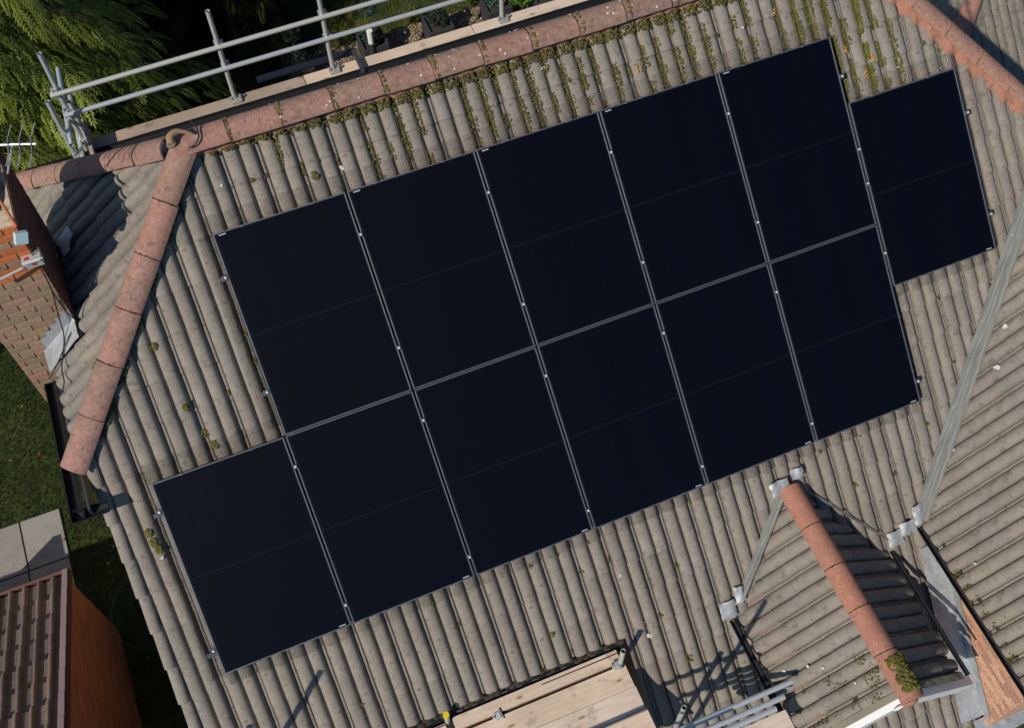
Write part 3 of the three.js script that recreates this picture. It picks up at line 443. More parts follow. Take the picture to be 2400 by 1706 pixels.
function panel(u, v, label, flip, clips) {
  const o = proto.clone(); o.name = numbered('solar_panel'); scene.add(o); o.applyMatrix4(new THREE.Matrix4().copy(panelF.m).multiply(new THREE.Matrix4().makeTranslation(u, 0, v)));
  o.children[o.children.length - 1].position.set(flip ? PW - 0.075 : 0.075, -0.0025, flip ? PH - 0.024 : 0.024); tag(o, label, 'solar panel', 'black solar panels of the roof array');
  for (const [x, z, r] of clips || []) { const c = mesh('mesh_clip', clipGeo, M.frame, o); c.position.set(x, 0, z); c.rotation.y = r; }
}
const ORD = ['leftmost', 'second', 'third', 'fourth', 'fifth', 'sixth'], topClips = [[0.25, 0.006, 0], [0.85, 0.006, 0]], botClips = [[0.3, PH - 0.006, 0], [0.9, PH - 0.006, 0]], rightClips = [[PW - 0.006, 0.35, 1.57], [PW - 0.006, 0.9, 1.57], [PW - 0.006, 1.45, 1.57]];
for (let i = 0; i < 5; i++) panel(i * PITCH, 0, i === 4 ? 'black solar panel at the right end of the upper row, beside the lone offset panel' : `black solar panel, ${ORD[i]} from the left in the upper row under the ridge`, false, i === 4 ? [...topClips, ...rightClips] : topClips);
for (let i = 0; i < 6; i++) panel((i - 1) * PITCH, PH + 0.008, i === 0 ? 'black solar panel at the lower left corner of the array, bluest of all' : i === 5 ? 'black solar panel at the right end of the lower row, above the porch' : `black solar panel, ${ORD[i]} from the left in the lower row`, true, i === 5 ? [...botClips, ...rightClips] : i ? botClips : [...botClips, ...topClips]);
panel(5 * PITCH + 0.004, 0.62, 'lone black solar panel set half a row lower at the far right of the array', true, [...topClips, ...botClips, ...rightClips]);
const NTH = ['', 'first', 'second', 'third', 'fourth', 'fifth'];
{ // clamps and rails
  const cl = (u, v, end, label) => { const o = new THREE.Group(); o.name = numbered('panel_clamp'); scene.add(o); tag(o, label, 'clamp', end ? 'end clamps along the edges of the solar array' : 'clamps in the gaps of the solar array'); o.applyMatrix4(new THREE.Matrix4().copy(panelF.m).multiply(new THREE.Matrix4().makeTranslation(u, 0, v)));
    mesh('clamp_plate', end ? [box(0.05, 0.006, 0.045, 0, 0.001, 0, 0.002), box(0.006, 0.04, 0.045, end * 0.012, -0.02, 0)] : [box(0.038, 0.006, 0.04, 0, 0.0045, 0, 0.002), box(0.014, 0.035, 0.04, 0, -0.017, 0)], M.clamp, o); mesh('bolt', [new THREE.CylinderGeometry(0.0095, 0.0105, 0.009, 12).translate(0, 0.0115, 0)], M.steel, o); };
  for (let k = 1; k <= 5; k++) for (const v of k < 5 ? [0.372, 1.382] : [1.052, 1.379]) cl(k * PITCH - GAP / 2, v, 0, `small silver clamp, ${v === 0.372 || v === 1.052 ? 'nearer the ridge' : 'farther down the roof'}, in ${NTH[k]} gap of upper panel row`);
  for (let k = 0; k <= 4; k++) for (const v of [2.05, 3.355]) cl(k * PITCH - GAP / 2, v, 0, `small silver clamp, ${v < 3 ? 'nearer the middle seam' : 'nearer the lower edge'}, in ${NTH[k + 1]} gap of lower panel row`);
  cl(5 * PITCH - GAP / 2, 2.055, 0, 'small silver clamp between the lone right panel and the last lower row panel');
  [[-0.02, 0.365], [-0.02, 1.37], [-PITCH - 0.02, 2.02], [-PITCH - 0.02, 3.31]].forEach(([u, v], i) => cl(u, v, 1, `end clamp with silver bolt on left edge of the array, ${NTH[i + 1]} from the top`));
  [[5 * PITCH + 0.0, 0.37], [6 * PITCH + 0.01, 1.054], [6 * PITCH + 0.01, 2.049], [5 * PITCH + 0.0, 3.346]].forEach(([u, v], i) => cl(u, v, -1, `dark end clamp on right edge of the array, ${NTH[i + 1]} from the top`));
  const rail = (u0, u1, v, label) => { const o = mesh('mounting_rail', [box(u1 - u0, 0.035, 0.04, (u0 + u1) / 2, -0.055, v, 0.003)], M.clamp); o.applyMatrix4(panelF.m); tag(o, label, 'rail', 'black rails carrying the solar panels'); };
  rail(-0.08, 5 * PITCH + 0.05, 0.372, 'upper black mounting rail beneath the upper row of solar panels'); rail(-0.08, 5 * PITCH + 0.05, 1.382, 'lower black mounting rail beneath the upper row of solar panels'); rail(-PITCH - 0.08, 5 * PITCH + 0.06, 2.05, 'upper black mounting rail beneath the lower row of solar panels'); rail(-PITCH - 0.09, 5 * PITCH + 0.06, 3.355, 'lower black mounting rail beneath the lower row of solar panels'); rail(5 * PITCH - 0.02, 6 * PITCH + 0.07, 1.054, 'upper rail end sticking out beside the lone right solar panel'); rail(5 * PITCH - 0.02, 6 * PITCH + 0.07, 2.049, 'lower rail end sticking out beside the lone right solar panel');
}
{ // bird mesh: wires draped from the frames over the tiles
  const pos = []; const seg = (a, b, r = 0.00095) => { const d = b.clone().sub(a).normalize(), x = Math.abs(d.y) < 0.9 ? V(0, 1, 0).cross(d).normalize() : V(1, 0, 0).cross(d).normalize(), y = d.clone().cross(x); const o = [0, 1, 2].map(k => x.clone().multiplyScalar(r * Math.cos(k * 2.094)).addScaledVector(y, r * Math.sin(k * 2.094))); for (let k = 0; k < 3; k++) { const p = o[k], q = o[(k + 1) % 3]; const A = a.clone().add(p), B = a.clone().add(q), Cc = b.clone().add(q), D = b.clone().add(p); for (const w of [A, Cc, B, A, D, Cc]) pos.push(w.x, w.y, w.z); } };
  const P = (u, v, t, k) => { const wob = 0.003 * Math.sin(u * 41 + v * 23) + 0.004 * (noise(u * 0.13 % 1 + 1, v * 0.13 % 1 + 1, 90, 44) - 0.5); const h = mainH(u) + 0.006 + wob * 0.5; return mainF.at(u, t < 0.12 ? 0.07 - (0.07 - Math.max(h, -0.02) - 0.01) * t / 0.12 : h + 0.012 * (1 - t) * (1 - t), v); };
  function skirt(a, b, out, w) { const L = Math.hypot(b[0] - a[0], b[1] - a[1]), n = Math.round(L / 0.018), rows = Math.round(w / 0.019); const g = (i, j) => { const t = i / n, s = j / rows, ww = w * (1 + 0.1 * (noise(t * L * 0.1, a[0] * 0.1 + 0.5, 60, 45) - 0.5) + 0.02 * Math.sin(t * L * 31) + (rnd() - 0.5) * 0.03); return P(a[0] + (b[0] - a[0]) * t + out[0] * ww * s, a[1] + (b[1] - a[1]) * t + out[1] * ww * s, s); };
    let prev = null; for (let i = 0; i <= n; i++) { const c = []; for (let j = 0; j <= rows; j++) c.push(g(i, j)); for (let j = 0; j < rows; j++) seg(c[j], c[j + 1]); if (prev) for (let j = 0; j <= rows; j++) seg(prev[j], c[j]); prev = c; } }
  const e = 0.004, RR = 5 * PITCH - GAP, bot = 2 * PH + 0.008, m = PH + 0.008;
  skirt([-0.05, -e], [RR + 0.05, -e], [0, -1], 0.145); skirt([-PITCH - 0.05, m - e], [-0.04, m - e], [0, -1], 0.145); skirt([-e, 0], [-e, m - 0.1], [-1, 0], 0.13); skirt([-PITCH - e, m - 0.1], [-PITCH - e, bot + 0.05], [-1, 0], 0.13);
  skirt([-PITCH, bot + e], [RR, bot + e], [0, 1], 0.135); skirt([RR + e, -0.05], [RR + e, 0.6], [1, 0], 0.12); skirt([RR + 0.03, 0.62 - e], [RR + PITCH + 0.08, 0.62 - e], [0, -1], 0.14); skirt([RR + PITCH + 0.02, 0.5], [RR + PITCH + 0.02, 0.62 + PH], [1, 0], 0.11); skirt([RR + 0.03, 0.62 + PH + e], [RR + PITCH, 0.62 + PH + e], [0, 1], 0.12); skirt([RR + e, 0.62 + PH + 0.1], [RR + e, bot + 0.05], [1, 0], 0.11);
  tag(mesh('bird_mesh', geo(pos), M.wire), 'thin wire bird mesh skirt running round the edge of the solar array', 'wire mesh');
}

// ---------------------------------------------------------------- moss and lichen on the roof
{
  const lump = new THREE.IcosahedronGeometry(1, 1); { const p = lump.attributes.position; for (let i = 0; i < p.count; i++) { const k = 1 + 0.35 * (noise((p.getX(i) + 1) / 2.2, (p.getY(i) + p.getZ(i) + 2) / 4.4, 7, 3) - 0.5); p.setXYZ(i, p.getX(i) * k, p.getY(i) * k, p.getZ(i) * k); } lump.computeVertexNormals(); }
  const items = []; const put = (f, u, v, h, r, c) => items.push([f.at(u, h, v), r, c, f]);
  const brown = () => mix3([0.06, 0.042, 0.016], [0.095, 0.075, 0.022], rnd()), green = () => mix3([0.085, 0.085, 0.014], [0.15, 0.145, 0.016], rnd()), olive = () => mix3([0.06, 0.058, 0.02], [0.1, 0.09, 0.022], rnd());
  const col = t => rnd() < t ? green() : rnd() < 0.5 ? olive() : brown();
  const strip = (u, v0, v1, w, t, dens) => { for (let v = v0; v < v1; v += 0.0026 / dens) { if (noise(v * 0.21 + u, u * 0.13, 40, 7) < 0.3) continue; const ww = w * (0.5 + 0.8 * noise(v * 0.2, u * 0.37 % 1, 60, 8)); const uu = u + rr(-1, 1) * ww; put(mainF, uu, v + rr(-0.01, 0.01), mainH(uu) + rr(-0.002, 0.006), rr(0.004, 0.0085), col(t * 0.75)); } };
  const troughs = []; for (let k = 0; k < 23; k++) { troughs.push(U0 + k * 0.3 + 0.131, U0 + k * 0.3 + 0.279); }
  for (const u of troughs) { const a = smooth(0.2, 2.6, u) * (1 - 0.5 * smooth(6.4, 6.9, u)); const big = u > 5.3 && u < 6.45;
    if (rnd() < 0.25 + 0.7 * a) strip(u, -0.62, Math.min(big ? 0.62 : 0.0, -0.6 + (0.25 + 0.6 * a) * rr(0.5, 1.25) + (big ? rr(0.4, 0.9) : 0)), big ? 0.024 : 0.019 + 0.01 * a, big ? 0.75 : 0.25 + 0.3 * smooth(3, 5, u), 0.7 + 0.5 * a);
    if (rnd() < 0.5) strip(u, -0.3, rr(-0.25, -0.08), 0.014, 0.35, 0.6); }
  for (const [u, e, t] of [[5.83, 0.6, 0.8], [5.98, 0.28, 0.55], [6.13, 0.62, 0.95], [6.28, 0.6, 0.7], [5.68, 0.05, 0.7], [5.53, 0.0, 0.6]]) strip(u, -0.7, e, 0.034, t * 1.2, 2.2);
  for (let u = 0.2; u < 5.7; u += 0.0028) { const a = 0.35 + 0.65 * smooth(0.2, 1.8, u); if (rnd() > a) continue; const v = -0.635 + rr(0, 0.085) * a; put(mainF, u, v, mainH(u) + rr(0.0, 0.022), rr(0.005, 0.012), col(0.2)); }
  for (let k = 1; k < 14; k++) { const u = k * 0.448 - 0.05; for (let i = 0; i < 22; i++) { const a = rr(-70, 40) * DEG; items.push([AP.clone().add(V(u + rr(-0.012, 0.012), -0.03 + 0.13 * Math.cos(a), 0.13 * -Math.sin(a))), rr(0.005, 0.011), col(0.4), mainF]); } }
  const clump = (f, u, v, R, n, t, hf) => { for (let i = 0; i < n * 2; i++) { const a = rnd() * 6.28, q = Math.sqrt(rnd()) * R; put(f, u + q * Math.cos(a), v + q * Math.sin(a) * 1.3, hf(u + q * Math.cos(a)) + rr(0, 0.008) + 0.008 * (1 - q / R), rr(0.004, 0.008), col(t)); } };
  for (let v = -0.55; v < 1.3; v += 0.007) { if (noise(v * 0.3 + 1, 0.4, 30, 5) < 0.42) continue; const u = -(v + 0.75) * C + 0.17 + rr(-0.02, 0.02); put(mainF, u, v, mainH(u) + 0.008, rr(0.006, 0.014), rnd() < 0.3 ? green() : brown()); }
  for (let i = 0; i < 90; i++) { const k = Math.floor(rr(-5, 24)), u = U0 + k * 0.3 + pick([0.131, 0.279]) + rr(-0.01, 0.01), v = rr(-0.4, 6.5); if (panelsHide(u, v) || u < -(v + 0.75) * C + 0.1 || u > wx(Math.max(v, 1.43)) - 0.1 || u < -1.5 || (v > EAVE - 0.05 && u < NX + 0.05)) continue; clump(mainF, u, v, rr(0.012, 0.03), Math.floor(rr(6, 22)), rr(0, 0.5), mainH); }
  for (const [u, v] of [[-1.33, 2.18], [-1.32, 2.27], [-1.3, 2.34], [-0.62, 1.55], [-0.58, 1.66], [-0.68, 1.28], [0.22, 0.22], [0.25, 0.1], [0.95, -0.2]]) clump(mainF, u, v, 0.03, 34, 0.55, mainH);
  clump(hipF, 0.42, 1.62, 0.05, 70, 0.7, () => 0); 
  for (let i = 0; i < 260; i++) { const a = rr(-50, 60) * DEG, z = rr(4.72, 5.03); items.push([V(4.25 + 0.122 * Math.sin(a + 0.25), -2.6 + 0.122 * Math.cos(a + 0.25), z), rr(0.007, 0.015), col(0.6), mainF]); }
  for (let i = 0; i < 1500; i++) { const u = rr(4.55, 4.97), v = rr(0.15, 1.1); if (noise(u * 0.6 % 1, v * 0.5, 16, 77) < 0.68) continue; put(porchLF, u, v, -0.008 + profileAt(doubleRoll, ((u - 0.08) % 0.3 + 0.3) % 0.3), rr(0.003, 0.0065), rnd() < 0.15 ? green() : brown()); }
  for (let i = 0; i < 500; i++) { const z = rr(3.8, 5.4); if (noise(z * 0.3, 0.6, 20, 78) < 0.4) continue; put(wingF, z, rr(3.08, 3.18), rr(-0.045, -0.01), rr(0.005, 0.011), brown()); }
  for (const e of troughs) for (let r = 0; r < 13; r++) if (rnd() < 0.25) { const v = V0 + r * GAUGE, u = e + rr(-0.02, 0.03); if (panelsHide(u, v) || u > wx(Math.max(v, 1.43)) - 0.1 || u < 0.2) continue; clump(mainF, u, v, 0.016, 7, 0.15, mainH); }
  for (let i = 0; i < 900; i++) { const a = rnd() * 6.28, q = Math.sqrt(rnd()); const x = (CX0 + CX1) / 2 + 0.27 * q * Math.cos(a), z = (CZ0 + CZ1) / 2 + 0.36 * q * Math.sin(a); if (noise(x + 3, z + 3, 9, 4) < 0.5) continue; items.push([V(x, CT + 0.13 * Math.sqrt(1 - q * q), z), rr(0.008, 0.02), rnd() < 0.7 ? brown() : olive(), mainF]); }
  const im = new THREE.InstancedMesh(lump, std({ roughness: 1, color: 0xffffff }), items.length), mm = new THREE.Matrix4(), qq = new THREE.Quaternion();
  items.forEach(([p, r, c, f], i) => { qq.setFromRotationMatrix(f.m).multiply(new THREE.Quaternion().setFromAxisAngle(V(0, 1, 0), rnd() * 6.28)); mm.compose(p, qq, V(r * rr(0.9, 1.5), r * rr(0.6, 0.9), r * rr(0.9, 1.5))); im.setMatrixAt(i, mm); im.setColorAt(i, lin(...mul3(c, 1.15))); });
  im.name = 'roof_moss'; im.castShadow = im.receiveShadow = true; scene.add(im); tag(im, 'green and brown moss growing in the tile troughs and below the ridge', 'moss', null, 'stuff');
  // lichen and droppings: flat irregular discs
  const disc = (c, n, r, up) => { const pos = [], t1 = V(0, 0, 1).cross(n).normalize(), t2 = n.clone().cross(t1), N = 10, rs = Array.from({ length: N }, () => r * rr(0.75, 1.2)); const e = (k, q, hh) => c.clone().addScaledVector(t1, q * rs[k % N] * Math.cos(k * 6.283 / N)).addScaledVector(t2, q * rs[k % N] * Math.sin(k * 6.283 / N)).addScaledVector(n, hh); const top = c.clone().addScaledVector(n, 0.0028 + up); for (let k = 0; k < N; k++) for (const w of [top, e(k, 0.8, 0.0024 + up), e(k + 1, 0.8, 0.0024 + up), e(k, 0.8, 0.0024 + up), e(k, 1, -0.001 + up), e(k + 1, 1, -0.001 + up), e(k, 0.8, 0.0024 + up), e(k + 1, 1, -0.001 + up), e(k + 1, 0.8, 0.0024 + up)]) pos.push(w.x, w.y, w.z); return geo(pos); };
  const spots = []; const sp = (f, u, v, r, h) => { for (let k = 0; k < (r > 0.012 ? 3 : 1); k++) spots.push(disc(f.at(u + (k ? rr(-0.7, 0.7) * r : 0), h - k * 0.0006, v + (k ? rr(-0.7, 0.7) * r : 0)), f.ey, r * (k ? rr(0.3, 0.6) : 0.72), 0.0022)); };
  for (const [u, v, r] of [[1.19, -0.2, 0.022], [1.05, -0.58, 0.016], [2.43, 4.09, 0.018], [2.52, 4.77, 0.032], [6.78, 0.12, 0.028], [6.43, 0.13, 0.018], [6.42, 0.46, 0.018], [6.85, 0.59, 0.016], [3.26, 0.15, 0.012], [3.11, -0.49, 0.02], [5.0, -0.31, 0.016], [-1.3, 2.42, 0.02], [6.5, -0.2, 0.02], [0.2, -0.35, 0.015]]) sp(mainF, u, v, r, mainH(u));
  for (const [u, v, r] of [[2.73, 1.71, 0.036], [2.44, 1.43, 0.03], [3.15, 2.51, 0.032], [4.18, 2.93, 0.015], [3.17, 1.36, 0.015]]) sp(wingF, u, v, r, 0);
  for (const [u, v, r] of [[4.35, 0.95, 0.022], [4.42, 0.72, 0.018], [4.5, 0.6, 0.02], [4.75, 0.4, 0.014]]) sp(porchLF, u, v, r, 0);
  for (let i = 0; i < 60; i++) { const a = rr(-60, 50) * DEG, x = rr(0.5, 5.8); spots.push(disc(AP.clone().add(V(x, -0.03 + 0.128 * Math.cos(a), -0.128 * Math.sin(a))), V(0, Math.cos(a), -Math.sin(a)), rr(0.005, 0.013), 0.003)); }
  for (let i = 0; i < 130; i++) { const u = rr(-1.4, 7), v = rr(-0.6, 5.5); if (panelsHide(u, v) || u < -(v + 0.75) * C + 0.1 || u > wx(Math.max(v, 1.43)) - 0.1 || (v > EAVE - 0.05 && u < NX + 0.05)) continue; sp(mainF, u, v, rr(0.003, 0.008), mainH(u)); }
  for (let i = 0; i < 9; i++) { const t = rnd(); spots.push(disc(mainF.at(7.95 - 2.48 * t + rr(-0.03, 0.03), 0.026, 1.27 + 3.41 * t), V(-0.35, 0.86, 0.37).normalize(), rr(0.004, 0.008), 0.003)); }
  tag(mesh('white_lichen', spots, M.lichen), 'pale white lichen spots and bird droppings scattered over the tiles', 'lichen', null, 'stuff');
  const yel = []; for (const [u, v] of [[3.94, -0.24], [6.05, 0.42], [5.35, -0.35], [5.93, 0.15], [6.19, 0.3], [4.95, 0.0]]) for (let i = 0; i < 6; i++) { const a = u + rr(-0.025, 0.025); yel.push(disc(mainF.at(a, mainH(a) + 0.006, v + rr(-0.03, 0.03)), mainF.ey, rr(0.006, 0.013), 0.004)); }
  tag(mesh('orange_lichen', yel, std({ color: lin(0.55, 0.28, 0.03), roughness: 1 })), 'small orange yellow lichen patches among the moss near the ridge', 'lichen', null, 'stuff');
}

// ---------------------------------------------------------------- aerial, brackets and cables at the chimney
{
  const a = thing('tv_aerial', 'grey television aerial with crossed rods on a boom above the chimney', 'aerial', V(-1.0, 0.95, -0.55)); const bd = V(-0.93, 0, -0.36).normalize(), e1 = V(0.36, 0, -0.93).normalize(), up = V(0, 1, 0);
  mesh('boom', tube(V(0.02, 0, 0).addScaledVector(bd, 0), bd.clone().multiplyScalar(0.9), 0.011, 8), M.alu, a);
  for (let k = 0; k < 9; k++) { const c = bd.clone().multiplyScalar(0.015 + k * 0.087), h = e1.clone().multiplyScalar(0.8).addScaledVector(up, 0.6).normalize(); const n1 = c.clone().addScaledVector(h, 0.06), n2 = c.clone().addScaledVector(h, -0.06);
    mesh('rod_holder', tube(n1, n2, 0.011, 6), M.slate, a);
    for (const [n, s] of [[n1, 1], [n2, -1]]) for (const q of [e1.clone().multiplyScalar(0.9 * s).addScaledVector(up, 0.1 * s).addScaledVector(bd, -0.05), e1.clone().multiplyScalar(0.25 * s).addScaledVector(up, 0.8 * s).addScaledVector(bd, -0.45 * s)]) mesh('element_rod', tube(n, n.clone().addScaledVector(q.normalize(), 0.125), 0.0035, 5), M.rod, a); }
  mesh('strut', tube(bd.clone().multiplyScalar(0.16), bd.clone().multiplyScalar(0.3).add(V(-0.02, -0.33, -0.02)), 0.009, 8), M.galv, a);
  const br = thing('chimney_bracket', 'folded galvanised bracket with red stickers on the corner of the chimney', 'bracket', V(-1.345, 0.18, -0.15));
  mesh('plate', [box(0.14, 0.006, 0.11, -0.02, 0.06, 0.02, 0.002), box(0.15, 0.085, 0.005, -0.02, 0.02, 0.05), box(0.006, 0.1, 0.1, 0.055, 0.02, 0)], M.galvOld, br); mesh('sticker', box(0.035, 0.002, 0.03, -0.05, 0.0645, 0.02), std({ color: lin(0.45, 0.04, 0.05), roughness: 0.6 }), br); mesh('sticker', box(0.035, 0.03, 0.002, -0.01, 0.015, 0.0535), std({ color: lin(0.4, 0.06, 0.04), roughness: 0.6 }), br); mesh('bolt', tube(V(-0.09, 0.068, 0.06), V(0.07, 0.068, 0.06), 0.006, 8), M.steel, br); mesh('arm', tube(V(-0.1, 0.02, 0.06), V(-0.42, 0.0, 0.11), 0.011, 10), M.galvOld, br);
  const cov = mesh('cover_plate', box(0.1, 0.1, 0.05, 0, 0, 0, 0.006), std({ color: lin(0.5, 0.66, 0.68), roughness: 0.5 })); cov.position.set(-1.34, 0.5, -0.12); cov.rotation.set(-0.3, 0.3, -0.35); tag(cov, 'pale blue plastic cover plate at the top corner of the chimney', 'plastic plate');
  const sh = mesh('plastic_sheet', (() => { const s = new THREE.Shape(); s.moveTo(0, 0); s.lineTo(0.2, 0.02); s.lineTo(0.21, 0.11); s.quadraticCurveTo(0.12, 0.1, 0.1, 0.2); s.lineTo(-0.03, 0.16); s.closePath(); return new THREE.ExtrudeGeometry(s, { depth: 0.008, bevelEnabled: true, bevelSize: 0.002, bevelThickness: 0.002, bevelSegments: 1 }); })(), std({ color: lin(0.6, 0.62, 0.64), roughness: 0.5 })); { const p = hipF.at(-1.0, 0.03, 1.66); sh.matrix.makeBasis(hipF.ex, hipF.ez.clone().negate(), hipF.ey).setPosition(p); sh.matrix.decompose(sh.position, sh.quaternion, sh.scale); } tag(sh, 'pale torn plastic sheet lying on shaded tiles beside the chimney', 'plastic sheet');
  const pole = mesh('orange_pipe', curve([V(-1.42, 0.74, -0.52), V(-1.38, 0.69, -0.34), V(-1.33, 0.6, -0.14)], 0.013, 16, 8), std({ color: lin(0.46, 0.15, 0.06), roughness: 0.6 })); tag(pole, 'thin orange pipe lying over the edge of the chimney top', 'pipe');
  const c1 = mesh('cable', curve([V(-1.34, 0.5, -0.14), V(-1.345, 0.1, -0.15), V(-1.36, -0.2, -0.145), V(-1.42, -0.52, -0.13), V(-1.47, -0.78, -0.08), hipF.at(0.16, 0.03, 2.02), hipF.at(0.3, 0.02, 2.05), hipF.at(0.36, 0.0, 2.22)], 0.0055, 60), M.cable); tag(c1, 'black cable hanging from the bracket down across the lead flashing', 'cable');
  const c2 = mesh('cable', curve([V(-1.36, -0.18, -0.145), V(-1.36, -0.4, -0.13), V(-1.345, -0.56, -0.13), V(-1.33, -0.72, -0.12), hipF.at(-0.05, 0.03, 1.82), hipF.at(0.1, 0.03, 2.1), hipF.at(0.12, 0.02, 2.22)], 0.0055, 50), M.cable); tag(c2, 'shorter black cable looping round the foot of the chimney corner', 'cable');
}

// ---------------------------------------------------------------- scaffolding
const couplerG = merge([box(0.066, 0.05, 0.07, 0, 0, 0, 0.008), box(0.02, 0.03, 0.1, 0.035, 0, 0, 0.004), new THREE.CylinderGeometry(0.009, 0.009, 0.11, 8).translate(-0.035, 0, 0.0), new THREE.TorusGeometry(0.03, 0.008, 6, 14).rotateX(1.57)]);
function coupler(parent, p, r = 0) { const o = mesh('coupler', couplerG, M.coupler, parent); o.position.copy(p); o.rotation.set(rr(-0.2, 0.2), r + rr(-0.3, 0.3), rr(-0.2, 0.2)); }
{
  const s = thing('scaffold', 'galvanised tube scaffold with two guard rails behind the roof ridge', 'scaffold');
  const tb = (n, a, b, m = M.galv) => mesh(n, hollow(a, b), m, s);
  const zs = -2.6; for (const [x, y] of [[0.63, -0.02], [1.68, 0.12], [3.57, 0.2], [5.6, 0.2]]) { tb('standard', V(x, -6, zs - 0.03), V(x - 0.01, y, zs + 0.02), M.galvOld); for (const yr of [-0.455, -0.735]) coupler(s, V(x, yr, zs)); const f = mesh('foot_plate', [box(0.11, 0.03, 0.09, 0, 0, 0, 0.005), box(0.02, 0.07, 0.02, -0.045, 0.02, 0), box(0.02, 0.07, 0.02, 0.045, 0.02, 0)], M.coupler, s); f.position.set(x, -1.185, zs + 0.03); }
  tb('guard_rail', V(-1.01, -0.455, -2.56), V(6.2, -0.455, -2.56), M.galvOld); tb('guard_rail', V(-0.98, -0.735, -2.56), V(6.2, -0.735, -2.56));
  tb('standard', V(-0.93, -6, -2.62), V(-0.935, -0.0, -2.62)); tb('standard', V(-1.03, -6, -2.42), V(-1.035, -0.38, -2.42)); tb('standard', V(-0.885, -6, -2.66), V(-0.885, -0.64, -2.62), M.galvOld);
  tb('transom', V(-0.93, -0.84, -3.33), V(-1.0, -0.84, -2.27)); tb('transom', V(-0.93, -1.14, -3.24), V(-0.98, -1.14, -2.2)); tb('ledger', V(-1.24, -1.4, -2.57), V(5.9, -1.4, -2.57));
  for (const p of [V(-0.96, -0.46, -2.6), V(-1.02, -0.84, -2.44), V(-1.01, -1.14, -2.42), V(-0.94, -0.735, -2.6), V(-0.9, -1.15, -2.6), V(-1.0, -1.4, -2.5)]) coupler(s, p, 1);
  tb('brace', V(5.0, -1.25, -2.75), V(4.3, -3.9, -2.7)); tb('brace', V(5.05, -2.4, -2.8), V(6.4, -3.3, -2.8)); tb('standard', V(4.9, -6, -2.75), V(4.9, -1.3, -2.75));
  const bd = (x0, x1, z0, z1, y, m, label, thick = 0.038) => { const o = mesh('scaffold_board', shiftUV(new THREE.BoxGeometry(x1 - x0, thick, z1 - z0, 8, 1, 1), 0, 0), m); metresUV(o.geometry); shiftUV(o.geometry, rr(0, 1.8), rr(0, 1.8)); o.position.set((x0 + x1) / 2, y - thick / 2, (z0 + z1) / 2); o.rotation.set(rr(-0.008, 0.008), rr(-0.002, 0.002), rr(-0.003, 0.003)); tag(o, label, 'scaffold board', 'timber boards of the scaffold platforms'); return o; };
  bd(-0.84, 1.35, -2.645, -2.425, -1.2, M.woodGrey, 'weathered grey scaffold board at the left end of the rear platform'); bd(1.36, 3.22, -2.645, -2.42, -1.2, M.wood, 'pale scaffold board in the middle of the rear platform behind the gutter'); bd(3.23, 6.1, -2.64, -2.42, -1.195, M.woodPale, 'palest scaffold board at the right end of the rear platform'); bd(-0.84, 1.2, -2.415, -2.2, -1.21, M.woodGrey, 'short grey scaffold board behind the rear left hip');
  const toe = mesh('toe_board', metresUV(new THREE.BoxGeometry(0.036, 0.2, 0.55, 1, 1, 4)), M.woodGrey); toe.position.set(-0.86, -1.1, -2.46); tag(toe, 'grey upright toe board closing the left end of the rear platform', 'toe board');
  const ch = thing('downpipe', 'dark navy angled rainwater pipe crossing the rear scaffold boards', 'pipe'); mesh('pipe', [box(1.05, 0.045, 0.065, 1.42, -1.16, -2.73, 0.008)], M.navy, ch); mesh('pipe_bend', [box(0.045, 0.04, 0.36, 1.945, -1.15, -2.57, 0.008)], M.slate, ch);
  // the front scaffold
  const f = thing('scaffold', 'galvanised scaffold of uprights and loose tubes in front of the lower eaves', 'scaffold'); const tf = (n, a, b, m = M.galvOld) => mesh(n, hollow(a, b), m, f);
  const st = (x, z, y, m) => tf('standard', V(x, -6, z), V(x, y, z), m); st(0.49, 3.58, -3.0); st(2.17, 3.70, -2.8); st(2.43, 4.38, -2.7); st(1.85, 4.88, -1.2); st(-1.53, 3.62, -1.43); st(-0.4, 4.88, -1.9); st(-1.98, 3.62, -1.86);
  mesh('end_cap', new THREE.CylinderGeometry(0.029, 0.028, 0.05, 18).translate(0.49, -2.985, 3.58), std({ color: lin(0.8, 0.6, 0.01), roughness: 0.45 }), f);
  tf('guard_rail', V(-2.2, -2.1, 4.84), V(2.28, -2.1, 4.84)); tf('guard_rail', V(-2.2, -2.47, 4.84), V(2.37, -2.47, 4.84)); coupler(f, V(1.85, -2.1, 4.86)); coupler(f, V(1.85, -2.47, 4.86));
  tf('transom', V(2.1, -3.31, 3.45), V(2.1, -3.31, 5.1)); tf('transom', V(0.9, -3.31, 3.45), V(0.9, -3.31, 5.1)); tf('transom', V(-0.6, -3.31, 3.45), V(-0.6, -3.31, 5.1)); tf('ledger', V(-2, -3.37, 4.86), V(3.3, -3.37, 4.86));
  coupler(f, V(2.12, -3.17, 3.71)); coupler(f, V(0.93, -3.2, 3.71));
  const lt = (a, b, label) => { const o = mesh('loose_tube', hollow(a, b, 0.0255), M.galv); tag(o, label, 'scaffold tube', 'loose tubes stacked in front of the porch'); }; lt(V(2.3, -3.0, 4.49), V(3.5, -3.0, 4.49), 'longest blue grey scaffold tube, uppermost of three lying toward the porch'); lt(V(2.35, -3.0, 4.575), V(3.37, -3.0, 4.585), 'middle scaffold tube of the three lying toward the porch'); lt(V(2.5, -3.0, 4.645), V(3.25, -3.0, 4.65), 'shortest scaffold tube beside the loose timber near the porch gutter');
  bd(2.5, 3.32, 4.69, 4.86, -2.99, M.woodPale, 'pale loose timber board beside three tubes near the porch gutter');
